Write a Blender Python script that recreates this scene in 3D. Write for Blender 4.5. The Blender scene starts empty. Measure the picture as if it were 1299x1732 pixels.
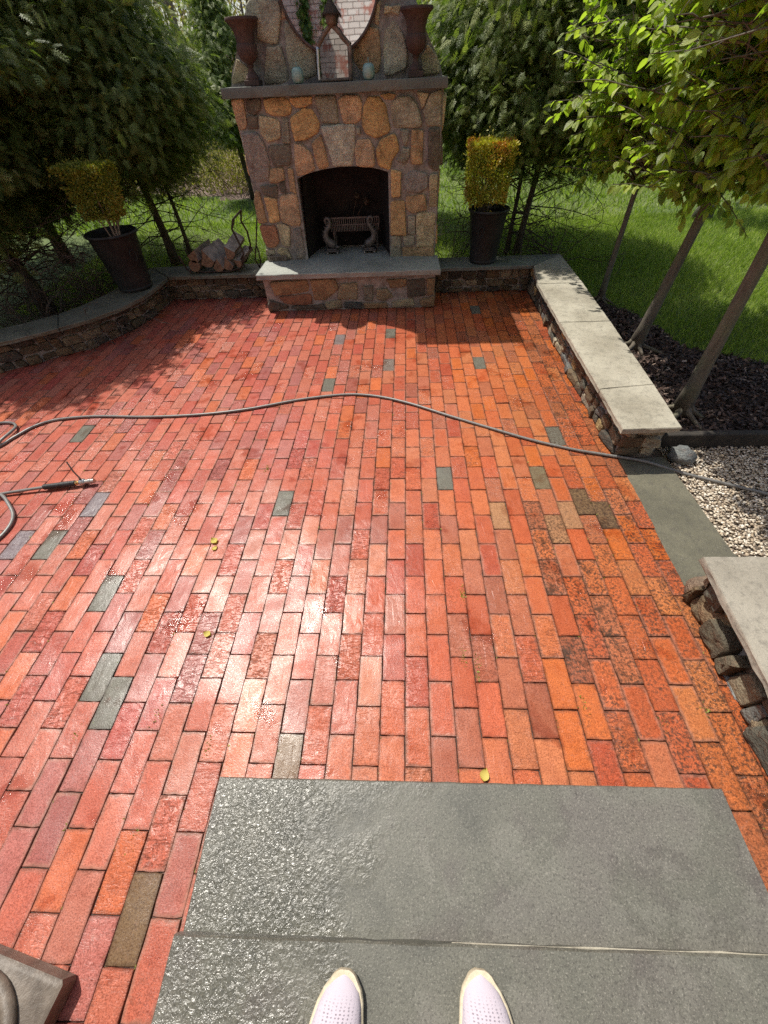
import bpy, math, random
import numpy as np
from mathutils import Matrix, Vector, Euler
from math import radians as R, sin, cos, pi

random.seed(7)
rng = np.random.default_rng(11)
sc = bpy.context.scene
COL = sc.collection

# ------------------------------------------------------------ camera
cam = bpy.data.cameras.new("camera")
camo = bpy.data.objects.new("camera", cam)
COL.objects.link(camo)
cam.sensor_fit = 'HORIZONTAL'
cam.sensor_width = 36.0
cam.lens = 36.0 * 650.0 / 1299.0
cam.clip_start = 0.02
cam.clip_end = 500
camo.matrix_world = Matrix(((0.99903357, 0.00459555, 0.04371279, 0.0),
                            (0.02522001, 0.75458264, -0.65572021, 0.0),
                            (-0.03599831, 0.65618894, 0.75373749, 1.70),
                            (0, 0, 0, 1)))
sc.camera = camo

# ------------------------------------------------------------ light
SUN_AZ = R(43.0)      # towards the left of straight ahead
SUN_EL = R(60.8)
sd = Vector((-sin(SUN_AZ) * cos(SUN_EL), cos(SUN_AZ) * cos(SUN_EL), sin(SUN_EL)))
sun = bpy.data.lights.new("sun", 'SUN')
sun.energy = 3.2
sun.angle = R(0.55)
sun.color = (1.0, 0.95, 0.86)
suno = bpy.data.objects.new("sun", sun)
COL.objects.link(suno)
suno.rotation_euler = sd.to_track_quat('Z', 'Y').to_euler()
w = bpy.data.worlds.new("World")
sc.world = w
w.use_nodes = True
nt = w.node_tree
sky = nt.nodes.new("ShaderNodeTexSky")
sky.sky_type = 'NISHITA'
sky.sun_disc = False
sky.sun_elevation = SUN_EL
sky.sun_rotation = -SUN_AZ
sky.air_density = 1.0
sky.dust_density = 2.5
sky.ozone_density = 0.5
bg = nt.nodes["Background"]
bg.inputs[1].default_value = 0.088
nt.links.new(sky.outputs[0], bg.inputs[0])
sc.view_settings.view_transform = 'Standard'
sc.view_settings.look = 'None'
sc.view_settings.gamma = 1.0
sc.view_settings.exposure = 0.72
sc.render.engine = 'CYCLES'
sc.cycles.use_denoising = False
sc.cycles.denoising_prefilter = 'ACCURATE'
sc.cycles.max_bounces = 6
sc.cycles.diffuse_bounces = 3
sc.cycles.glossy_bounces = 3
sc.cycles.transmission_bounces = 4
sc.cycles.caustics_reflective = False
sc.cycles.caustics_refractive = False
sc.cycles.sample_clamp_indirect = 4.0

# ------------------------------------------------------------ node helper
class NT:
    def __init__(s, name):
        s.m = bpy.data.materials.new(name)
        s.m.use_nodes = True
        s.t = s.m.node_tree
        s.b = s.t.nodes["Principled BSDF"]
        s.out = s.t.nodes["Material Output"]
        s._co = None
    def n(s, typ, ins=None, **kw):
        d = s.t.nodes.new("ShaderNode" + typ)
        for k, v in kw.items():
            setattr(d, k, v)
        for k, v in (ins or {}).items():
            s.set(d.inputs[k], v)
        return d
    def set(s, sock, v):
        if isinstance(v, bpy.types.NodeSocket):
            s.t.links.new(v, sock)
        elif isinstance(v, bpy.types.Node):
            s.t.links.new(v.outputs[0], sock)
        else:
            if isinstance(v, (tuple, list)) and len(v) == 3 and sock.type == 'RGBA':
                v = (*v, 1)
            sock.default_value = v
    @property
    def co(s):
        if s._co is None:
            s._co = s.n("NewGeometry").outputs["Position"]
        return s._co
    def noise(s, scale, detail=3, rough=0.55, dist=0.0, vec=None, out=0):
        d = s.n("TexNoise", {"Scale": scale, "Detail": detail, "Roughness": rough, "Distortion": dist,
                             "Vector": vec if vec is not None else s.co})
        return d.outputs[out]
    def vor(s, scale, vec=None, feature='F1', out="Distance", rnd=1.0):
        d = s.n("TexVoronoi", {"Scale": scale, "Vector": vec if vec is not None else s.co, "Randomness": rnd}, feature=feature)
        return d.outputs[out]
    def ramp(s, f, stops, interp='LINEAR'):
        d = s.n("ValToRGB")
        s.set(d.inputs[0], f)
        cr = d.color_ramp
        cr.interpolation = interp
        while len(cr.elements) < len(stops):
            cr.elements.new(0.5)
        for e, (p, c) in zip(cr.elements, stops):
            e.position = p
            e.color = (*c, 1) if isinstance(c, (tuple, list)) else (c, c, c, 1)
        return d.outputs[0]
    def mix(s, f, a, b, mode='MIX'):
        d = s.n("Mix", data_type='RGBA', blend_type=mode)
        s.set(d.inputs[0], f)
        s.set(d.inputs[6], a)
        s.set(d.inputs[7], b)
        return d.outputs[2]
    def math(s, op, a, b=0.0, clamp=False):
        d = s.n("Math", operation=op, use_clamp=clamp)
        s.set(d.inputs[0], a)
        s.set(d.inputs[1], b)
        return d.outputs[0]
    def attr(s, name, out="Color"):
        return s.n("Attribute", attribute_name=name).outputs[out]
    def scaled(s, v):
        return s.n("Mapping", {"Vector": s.co, "Scale": v}).outputs[0]
    def bump(s, h, strength=0.5, dist=0.01, normal=None):
        ins = {"Height": h, "Strength": strength, "Distance": dist}
        if normal is not None:
            ins["Normal"] = normal
        return s.n("Bump", ins).outputs[0]
    def fin(s, color=None, rough=None, normal=None, **kw):
        if color is not None: s.set(s.b.inputs["Base Color"], color)
        if rough is not None: s.set(s.b.inputs["Roughness"], rough)
        if normal is not None: s.set(s.b.inputs["Normal"], normal)
        for k, v in kw.items():
            s.set(s.b.inputs[k.replace("_", " ")], v)
        return s.m

# ------------------------------------------------------------ materials
def mat_brick():
    k = NT("brick")
    c = k.attr("col")
    wr = k.attr("wr", "Fac")
    big = k.noise(1.1, 3)
    mid = k.noise(14, 4, 0.6)
    fine = k.noise(130, 3, 0.7)
    speck = k.noise(75, 5, 0.75)
    c1 = k.mix(0.55, c, k.ramp(mid, [(0.3, (0.62, 0.52, 0.50)), (0.5, (0.82, 0.79, 0.77)), (0.7, (1.0, 1.0, 0.97))]), 'MULTIPLY')
    c1 = k.mix(1.0, c1, (0.86, 0.88, 0.82), 'MULTIPLY')
    grit = k.noise(230, 4, 0.8)
    c1 = k.mix(0.8, c1, k.ramp(grit, [(0.36, (0.40, 0.32, 0.30)), (0.47, (0.95, 0.93, 0.92)), (0.60, (1.45, 1.52, 1.55))]), 'MULTIPLY')
    # worn rims: some bricks pale, some dark towards the edge
    edge = k.attr("edge", "Fac")
    em = k.math('MULTIPLY', k.ramp(k.math('ADD', edge, k.math('MULTIPLY', k.math('SUBTRACT', k.noise(38, 4, 0.7), 0.5), 0.9)), [(0.35, 0.0), (0.95, 1.0)]), k.attr("rim", "Fac"))
    c1 = k.mix(k.math('MULTIPLY', em, 0.55), c1, (0.40, 0.20, 0.14))
    dk = k.math('MULTIPLY', k.ramp(k.math('ADD', edge, k.math('MULTIPLY', k.math('SUBTRACT', k.noise(24, 4, 0.7), 0.5), 1.6)), [(0.60, 0.0), (1.30, 1.0)]), 0.55)
    c1 = k.mix(dk, c1, k.mix(0.75, c1, (0.03, 0.018, 0.012)))
    # black algae specks, heavier where dirt gathers
    dirt = k.attr("dirt", "Fac")
    thr = k.math('MULTIPLY', k.math('ADD', dirt, k.math('MULTIPLY', k.math('SUBTRACT', mid, 0.5), 1.4)), 1.0)
    m = k.math('MULTIPLY', k.ramp(speck, [(0.47, 0.0), (0.57, 1.0)]), k.ramp(thr, [(0.2, 0.0), (0.75, 1.0)]), True)
    c2 = k.mix(k.math('MULTIPLY', m, 0.85), c1, (0.055, 0.032, 0.022))
    blot = k.math('MULTIPLY', k.ramp(k.noise(10, 6, 0.78), [(0.53, 0.0), (0.62, 1.0)]), k.ramp(dirt, [(0.45, 0.0), (0.95, 0.85)]))
    c2 = k.mix(blot, c2, (0.045, 0.026, 0.017))
    pale = k.ramp(k.noise(42, 4, 0.7), [(0.60, 0.0), (0.72, 1.0)])
    c3 = k.mix(k.math('MULTIPLY', pale, 0.20), c2, (0.52, 0.30, 0.23))
    # wrinkled wire cut face
    warp = k.noise(26, 3, 0.6, 1.6, vec=k.scaled((0.7, 2.3, 1)))
    wrk = k.math('MULTIPLY', k.ramp(warp, [(0.36, 0.0), (0.47, 1.0), (0.60, 1.0), (0.68, 0.5)]), wr)
    h = k.math('ADD', k.math('MULTIPLY', fine, 0.35), k.math('MULTIPLY', wrk, 2.2))
    h = k.math('ADD', h, k.math('MULTIPLY', mid, 0.8))
    crack = k.math('MULTIPLY', k.ramp(warp, [(0.40, 1.0), (0.455, 0.0)]), wr)
    c4 = k.mix(k.math('MULTIPLY', crack, 0.45), c3, (0.09, 0.035, 0.025))
    n1 = k.bump(h, 0.5, 0.0032)
    n2 = k.bump(k.noise(300, 3, 0.7), 0.7, 0.0008, n1)
    wet = k.ramp(k.noise(4.2, 3, 0.6, 0.3), [(0.58, 0.0), (0.66, 1.0)])
    rough = k.mix(wet, k.ramp(k.noise(160, 3, 0.7), [(0.35, 0.19), (0.6, 0.38)]), (0.12, 0.12, 0.12))
    c4 = k.mix(wet, c4, (0.80, 0.66, 0.62), 'MULTIPLY')
    film = k.ramp(k.noise(3.1, 4, 0.65, 0.4), [(0.42, 0.16), (0.60, 0.50)])
    return k.fin(c4, rough, n2, **{"Specular_IOR_Level": film})

def mat_stone():
    k = NT("fieldstone")
    c = k.mix(1.0, k.attr("col"), (1.5, 1.78, 1.72), 'MULTIPLY')
    n1 = k.noise(9, 5, 0.65, 0.6)
    n2 = k.noise(55, 4, 0.7)
    n3 = k.noise(20, 4, 0.7, 1.0, vec=k.scaled((1, 1, 2.2)))
    a = k.mix(0.75, c, k.ramp(n1, [(0.3, (0.42, 0.38, 0.36)), (0.48, (0.92, 0.88, 0.84)), (0.68, (1.45, 1.35, 1.2))]), 'MULTIPLY')
    a = k.mix(0.8, a, k.ramp(k.noise(120, 4, 0.8), [(0.35, (0.6, 0.56, 0.53)), (0.5, (1, 1, 1)), (0.65, (1.4, 1.38, 1.3))]), 'MULTIPLY')
    b = k.mix(k.math('MULTIPLY', k.ramp(n3, [(0.52, 0.0), (0.64, 1.0)]), 0.5), a, k.mix(0.7, c, (0.22, 0.11, 0.06)))
    d = k.mix(k.math('MULTIPLY', k.ramp(n2, [(0.5, 0.0), (0.7, 1.0)]), 0.35), b, (0.07, 0.06, 0.05))
    h = k.math('ADD', k.math('MULTIPLY', n1, 1.2), k.math('MULTIPLY', n2, 0.45))
    h = k.math('ADD', h, k.math('MULTIPLY', n3, 0.7))
    return k.fin(d, 0.78, k.bump(k.noise(150, 3, 0.7), 0.6, 0.003, k.bump(h, 1.0, 0.024)))

def mat_simple(name, c1, c2, scale=12, rough=0.8, bstr=0.4, bdist=0.004, bscale=90, lo=0.35, hi=0.65, **kw):
    k = NT(name)
    n = k.noise(scale, 5, 0.65)
    c = k.ramp(n, [(lo, c1), (hi, c2)])
    h = k.noise(bscale, 4, 0.7)
    return k.fin(c, rough, k.bump(h, bstr, bdist), **kw)

def mat_bluestone(name, a, b, dirt=0.3, rlo=0.42, rhi=0.65, wetx=None):
    k = NT(name)
    n1 = k.noise(3.2, 4, 0.6)
    n2 = k.noise(28, 5, 0.7)
    sp = k.noise(150, 4, 0.75)
    c = k.ramp(n1, [(0.35, a), (0.65, b)])
    c = k.mix(k.math('MULTIPLY', k.ramp(k.noise(9, 5, 0.75, 0.5), [(0.52, 0.0), (0.66, 1.0)]), dirt * 0.9), c, k.mix(0.6, c, (0.05, 0.05, 0.035)))
    c = k.mix(k.math('MULTIPLY', k.ramp(n2, [(0.5, 0.0), (0.68, 1.0)]), dirt), c, (0.05, 0.045, 0.04))
    c = k.mix(k.math('MULTIPLY', k.ramp(sp, [(0.56, 0.0), (0.66, 1.0)]), 0.35), c, (0.04, 0.038, 0.035))
    c = k.mix(k.math('MULTIPLY', k.ramp(k.noise(210, 3, 0.7), [(0.6, 0.0), (0.7, 1.0)]), 0.3), c, (0.5, 0.48, 0.42))
    h = k.math('ADD', k.noise(60, 4, 0.6), k.math('MULTIPLY', k.noise(240, 3, 0.6), 0.4))
    r = k.ramp(k.noise(2.0, 3, 0.6), [(0.4, rlo), (0.6, rhi)])
    bst = 0.6
    return k.fin(c, r, k.bump(h, bst, 0.0035), **{"Specular_IOR_Level": 0.5})

def mat_wetstone():
    # treads: thermal bluestone with a film of water, thick on the left, drying at the corners
    k = NT("wet_bluestone")
    n1 = k.noise(3.0, 4, 0.6)
    sp = k.noise(150, 4, 0.75)
    sx = k.n("SeparateXYZ", {"Vector": k.co})
    film = k.math('ADD', k.math('MULTIPLY', sx.outputs[0], -1.4), k.math('MULTIPLY', k.math('SUBTRACT', k.noise(4, 3), 0.5), 1.6))
    film = k.ramp(film, [(0.0, 0.0), (0.35, 1.0)])
    c = k.ramp(n1, [(0.35, (0.080, 0.081, 0.066)), (0.5, (0.118, 0.117, 0.094)), (0.66, (0.092, 0.082, 0.073))])
    dry = k.ramp(k.noise(2.9, 5, 0.7, 0.6), [(0.53, 0.0), (0.57, 1.0)])
    c = k.mix(k.math('MULTIPLY', dry, 0.30), c, (0.20, 0.195, 0.165))
    c = k.mix(k.math('MULTIPLY', k.ramp(sp, [(0.50, 0.0), (0.62, 1.0)]), 0.6), c, (0.035, 0.033, 0.028))
    c = k.mix(k.math('MULTIPLY', k.ramp(k.noise(260, 3, 0.7), [(0.56, 0.0), (0.66, 1.0)]), 0.45), c, (0.36, 0.34, 0.29))
    h1 = k.math('MULTIPLY', k.noise(72, 3, 0.6, 0.8), k.math('ADD', k.math('MULTIPLY', film, 1.2), 0.10))
    nb = k.bump(h1, 0.7, 0.006)
    nb = k.bump(k.noise(300, 3, 0.6), 0.30, 0.0012, nb)
    r = k.ramp(film, [(0.0, 0.5), (1.0, 0.24)])
    return k.fin(c, r, nb, **{"Specular_IOR_Level": 0.6})

def mat_leaf(name, cols, rough=0.5, trans=0.35, tcol=None, spec=0.4, veins=False):
    k = NT(name)
    v = k.attr("rnd", "Fac")
    stops = [(i / max(1, len(cols) - 1), c) for i, c in enumerate(cols)]
    c = k.ramp(v, stops)
    nrm = None
    if veins:
        uv = k.attr("luv", "Vector")
        s = k.n("SeparateXYZ", {"Vector": uv})
        ax = k.math('ABSOLUTE', s.outputs[0])
        ph = k.math('SUBTRACT', k.math('MULTIPLY', s.outputs[1], 9.0), k.math('MULTIPLY', ax, 5.0))
        vn = k.math('ABSOLUTE', k.math('SINE', k.math('MULTIPLY', ph, 3.1416)))
        nrm = k.bump(vn, 0.6, 0.002)
        c = k.mix(k.math('MULTIPLY', k.ramp(vn, [(0.0, 1.0), (0.3, 0.0)]), 0.25), c, (0.5, 0.5, 0.2))
    k.fin(c, rough, nrm, **{"Specular_IOR_Level": spec})
    t = k.n("BsdfTranslucent", {"Color": tcol if tcol else k.mix(1.0, c, (1.2, 1.5, 0.5), 'MULTIPLY')})
    ms = k.n("MixShader", {0: trans, 1: k.b, 2: t})
    k.t.links.new(ms.outputs[0], k.out.inputs[0])
    return k.m

def mat_bark(name, a, b, sc_=(30, 30, 6)):
    k = NT(name)
    n = k.noise(1.0, 5, 0.7, 0.5, vec=k.scaled(sc_))
    m = k.noise(6, 3)
    c = k.mix(k.ramp(m, [(0.45, 0.0), (0.7, 0.5)]), k.ramp(n, [(0.3, a), (0.7, b)]), (0.12, 0.14, 0.07))
    return k.fin(c, 0.85, k.bump(n, 0.9, 0.012))

M = {}
M['brick'] = mat_brick()
M['stone'] = mat_stone()
M['mortar'] = mat_simple("mortar", (0.19, 0.178, 0.16), (0.40, 0.375, 0.34), 14, 0.92, 0.6, 0.008, 60)
M['joint'] = None
k = NT("joint_sand")
mossm = k.ramp(k.noise(7, 4, 0.7), [(0.55, 0.0), (0.66, 1.0)])
M['joint'] = k.fin(k.mix(mossm, k.ramp(k.noise(60, 3), [(0.3, (0.035, 0.02, 0.014)), (0.7, (0.13, 0.065, 0.045))]), (0.05, 0.055, 0.018)), 0.6, k.bump(k.noise(200, 3), 0.8, 0.004))
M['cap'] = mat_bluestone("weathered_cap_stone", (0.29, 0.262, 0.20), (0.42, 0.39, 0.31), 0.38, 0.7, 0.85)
M['nearcap'] = mat_bluestone("grey_cap_stone", (0.25, 0.225, 0.18), (0.36, 0.33, 0.27), 0.4, 0.7, 0.85)
M['mantel'] = mat_bluestone("mantel_slab", (0.135, 0.145, 0.122), (0.20, 0.212, 0.178), 0.25, 0.7, 0.85)
M['slate'] = mat_bluestone("path_bluestone", (0.092, 0.086, 0.058), (0.140, 0.130, 0.088), 0.45, 0.5, 0.7)
M['hearthcap'] = mat_bluestone("hearth_slab", (0.25, 0.265, 0.235), (0.36, 0.375, 0.33), 0.2, 0.7, 0.85)
M['tread'] = mat_wetstone()
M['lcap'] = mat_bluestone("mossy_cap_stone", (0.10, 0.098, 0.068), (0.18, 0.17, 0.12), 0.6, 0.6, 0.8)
M['rust'] = mat_simple("rusted_iron", (0.068, 0.042, 0.034), (0.115, 0.070, 0.055), 25, 0.85, 0.5, 0.002, 150)
M['iron'] = mat_simple("dark_iron", (0.035, 0.025, 0.02), (0.08, 0.05, 0.035), 30, 0.55, 0.4, 0.002, 120, Metallic=0.6)
M['grateiron'] = mat_simple("old_cast_iron", (0.085, 0.075, 0.065), (0.17, 0.15, 0.135), 30, 0.5, 0.4, 0.002, 90, Metallic=0.35)
M['soot'] = mat_simple("sooty_brick", (0.006, 0.005, 0.005), (0.022, 0.015, 0.012), 6, 0.95, 0.6, 0.006, 30)
M['pot'] = mat_simple("dark_zinc", (0.015, 0.017, 0.017), (0.034, 0.036, 0.035), 7, 0.6, 0.25, 0.0015, 80, Metallic=0.35)
M['soil'] = mat_simple("potting_soil", (0.02, 0.014, 0.01), (0.06, 0.04, 0.028), 40, 0.95, 0.9, 0.01, 60)
M['celadon'] = mat_simple("celadon_glaze", (0.20, 0.35, 0.32), (0.33, 0.48, 0.43), 18, 0.35, 0.1, 0.001, 60)
k = NT("mirror_glass")
M['mirror'] = k.fin((0.82, 0.82, 0.80), 0.02, None, Metallic=1.0)
k = NT("aged_mirror_glass")
M['oldmirror'] = k.fin((0.42, 0.40, 0.37), k.ramp(k.noise(20), [(0.4, 0.01), (0.7, 0.05)]), None, Metallic=1.0)
M['frame'] = mat_simple("dark_wood_frame", (0.06, 0.035, 0.025), (0.13, 0.08, 0.06), 20, 0.55)
M['twigframe'] = mat_simple("driftwood", (0.12, 0.085, 0.06), (0.28, 0.21, 0.16), 22, 0.8, 0.8, 0.006, 60)
M['silver'] = mat_simple("tarnished_silver", (0.35, 0.34, 0.33), (0.6, 0.58, 0.56), 25, 0.25, 0.2, 0.002, 40, Metallic=0.9)
M['thatch'] = mat_simple("thatch", (0.05, 0.035, 0.025), (0.12, 0.09, 0.06), 60, 0.9, 1.0, 0.01, 110)
M['bark'] = mat_bark("grey_bark", (0.075, 0.062, 0.046), (0.18, 0.152, 0.115))
M['cbark'] = mat_bark("conifer_bark", (0.05, 0.032, 0.022), (0.12, 0.08, 0.055))
M['fbark'] = mat_bark("old_tree_bark", (0.12, 0.10, 0.08), (0.26, 0.22, 0.18))
M['twig'] = mat_simple("dead_twig", (0.05, 0.037, 0.028), (0.11, 0.085, 0.065), 30, 0.9)
M['paletwig'] = mat_simple("dry_stalk", (0.28, 0.20, 0.15), (0.46, 0.35, 0.27), 9, 0.9)
M['spray'] = mat_leaf("cedar_spray", [(0.060, 0.095, 0.028), (0.14, 0.19, 0.055), (0.27, 0.31, 0.10), (0.46, 0.48, 0.22)], 0.50, 0.36, None, 0.3)
M['leaf'] = mat_leaf("hornbeam_leaf", [(0.19, 0.27, 0.035), (0.29, 0.38, 0.055), (0.42, 0.50, 0.09), (0.54, 0.58, 0.16)], 0.36, 0.48, None, 0.5, True)
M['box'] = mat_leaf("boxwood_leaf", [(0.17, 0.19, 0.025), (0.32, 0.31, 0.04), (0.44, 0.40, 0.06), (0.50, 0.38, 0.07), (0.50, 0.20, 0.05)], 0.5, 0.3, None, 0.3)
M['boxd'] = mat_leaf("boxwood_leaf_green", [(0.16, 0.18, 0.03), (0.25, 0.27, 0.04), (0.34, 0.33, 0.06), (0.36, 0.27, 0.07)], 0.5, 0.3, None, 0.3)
M['grass'] = mat_leaf("grass_blade", [(0.13, 0.19, 0.03), (0.23, 0.31, 0.05), (0.35, 0.42, 0.09), (0.50, 0.52, 0.18)], 0.5, 0.35, None, 0.3)
M['brush'] = mat_leaf("brush_leaf", [(0.14, 0.15, 0.04), (0.26, 0.25, 0.07), (0.36, 0.31, 0.11), (0.40, 0.30, 0.17)], 0.6, 0.3, None, 0.2)
M['ivy'] = mat_leaf("vine_leaf", [(0.03, 0.09, 0.012), (0.07, 0.15, 0.02), (0.12, 0.19, 0.03)], 0.45, 0.3)
M['dryleaf'] = mat_leaf("fallen_leaf", [(0.55, 0.46, 0.12), (0.62, 0.50, 0.20)], 0.6, 0.2, None, 0.2)
k = NT("turf")
M['turf'] = k.fin(k.mix(k.ramp(k.noise(0.5, 4), [(0.4, 0.0), (0.65, 1.0)]), k.ramp(k.noise(40, 4, 0.7), [(0.3, (0.04, 0.075, 0.012)), (0.7, (0.10, 0.16, 0.03))]), (0.14, 0.17, 0.05)), 0.9, k.bump(k.noise(120, 3), 0.8, 0.02))
k = NT("leaf_litter")
M['litter'] = k.fin(k.ramp(k.noise(3.0, 6, 0.8), [(0.3, (0.12, 0.08, 0.06)), (0.5, (0.30, 0.21, 0.17)), (0.7, (0.44, 0.34, 0.28))]), 0.95, k.bump(k.noise(14, 5, 0.8), 1.0, 0.1))
M['mulch'] = mat_simple("bark_mulch", (0.018, 0.012, 0.009), (0.06, 0.036, 0.026), 60, 0.9, 1.0, 0.02, 70)
k = NT("mulch_chip")
M['chip'] = k.fin(k.ramp(k.attr("rnd", "Fac"), [(0.0, (0.02, 0.012, 0.009)), (0.6, (0.075, 0.043, 0.031)), (0.93, (0.13, 0.08, 0.06)), (1.0, (0.38, 0.29, 0.23))]), 0.8)
k = NT("pea_gravel")
M['pebble'] = k.fin(k.ramp(k.attr("rnd", "Fac"), [(0.0, (0.16, 0.12, 0.09)), (0.3, (0.42, 0.33, 0.23)), (0.7, (0.62, 0.54, 0.42)), (1.0, (0.78, 0.72, 0.62))]), 0.7)
M['gravelbed'] = mat_simple("gravel_bed", (0.10, 0.08, 0.06), (0.26, 0.21, 0.16), 90, 0.9, 1.0, 0.01, 110)
M['timber'] = mat_simple("old_timber", (0.02, 0.017, 0.014), (0.05, 0.042, 0.033), 12, 0.9, 0.8, 0.006, 50)
M['hose'] = mat_simple("grey_rubber_hose", (0.155, 0.15, 0.14), (0.215, 0.21, 0.195), 60, 0.38, 0.15, 0.0006, 300)
M['blackgrip'] = mat_simple("black_rubber", (0.012, 0.012, 0.012), (0.03, 0.03, 0.03), 40, 0.5)
M['brass'] = mat_simple("brass", (0.55, 0.36, 0.14), (0.7, 0.5, 0.22), 40, 0.3, 0.1, 0.001, 60, Metallic=1.0)
M['steel'] = mat_simple("galvanised_steel", (0.42, 0.41, 0.38), (0.62, 0.6, 0.56), 60, 0.32, 0.3, 0.001, 90, Metallic=0.9)
M['logbark'] = mat_bark("log_bark", (0.10, 0.075, 0.06), (0.23, 0.19, 0.16), (14, 60, 60))
M['logwood'] = mat_simple("split_log_end", (0.12, 0.075, 0.045), (0.27, 0.18, 0.11), 30, 0.85, 0.6, 0.004, 70)
M['loggrey'] = mat_simple("weathered_split_wood", (0.13, 0.115, 0.10), (0.30, 0.27, 0.24), 18, 0.85, 0.7, 0.005, 60)
M['caststone'] = mat_simple("cast_stone", (0.10, 0.08, 0.062), (0.20, 0.165, 0.13), 20, 0.5, 0.6, 0.004, 70)
k = NT("lilac_knit")
kv = k.n("Mapping", {"Vector": k.attr("luv", "Vector"), "Scale": (11, 20, 1)}).outputs[0]
vd = k.vor(1.0, vec=kv, rnd=0.25)
hole = k.ramp(vd, [(0.16, 1.0), (0.30, 0.0)])
zone = k.attr("rnd", "Fac")
hz = k.math('MULTIPLY', hole, zone)
M['knit'] = k.fin(k.mix(k.math('MULTIPLY', hz, 0.75), (0.50, 0.445, 0.50), (0.19, 0.165, 0.20)), 0.85,
                  k.bump(k.math('SUBTRACT', k.math('MULTIPLY', k.noise(500, 2), 0.3), hz), 0.7, 0.0015))
M['sole'] = mat_simple("cream_sole", (0.50, 0.43, 0.30), (0.62, 0.55, 0.41), 60, 0.6)
M['skin'] = mat_simple("skin", (0.55, 0.36, 0.27), (0.62, 0.42, 0.32), 20, 0.5)
M['trouser'] = mat_simple("dark_trouser", (0.03, 0.035, 0.05), (0.05, 0.055, 0.075), 80, 0.9)
def mat_whitebrick():
    k = NT("whitewashed_brick")
    vec = k.n("CombineXYZ", {0: k.n("SeparateXYZ", {"Vector": k.co}).outputs[0], 1: k.n("SeparateXYZ", {"Vector": k.co}).outputs[2]}).outputs[0]
    wob = k.n("VectorMath", {0: vec, 1: k.n("VectorMath", {0: k.noise(5, 2, out=1), "Scale": 0.02}, operation='SCALE').outputs[0]}, operation='ADD').outputs[0]
    b = k.n("TexBrick", {"Vector": wob, "Scale": 1.0, "Mortar Size": 0.006, "Mortar Smooth": 0.2, "Brick Width": 0.205, "Row Height": 0.075, "Color1": (0.78, 0.75, 0.72, 1), "Color2": (0.62, 0.57, 0.54, 1), "Mortar": (0.12, 0.09, 0.08, 1)})
    worn = k.ramp(k.noise(5, 5, 0.75), [(0.52, 0.0), (0.60, 1.0)])
    c = k.mix(k.math('MULTIPLY', worn, 0.85), b.outputs[0], (0.42, 0.15, 0.11))
    return k.fin(c, 0.85, k.bump(b.outputs[1], -0.8, 0.008))
M['whitebrick'] = mat_whitebrick()
M['red'] = mat_simple("old_red_brick_wall", (0.25, 0.09, 0.06), (0.36, 0.14, 0.1), 9, 0.9)
M['woodpaint'] = mat_simple("black_door_paint", (0.015, 0.017, 0.016), (0.03, 0.032, 0.03), 6, 0.35)
M['glass'] = NT("window_glass").fin((0.03, 0.035, 0.04), 0.05)
M['trim'] = mat_simple("white_trim", (0.66, 0.65, 0.62), (0.74, 0.73, 0.7), 8, 0.5)

# ------------------------------------------------------------ mesh helpers
def wloc(o):
    v = Vector((0, 0, 0))
    while o is not None:
        v += o.location
        o = o.parent
    return v

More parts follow.
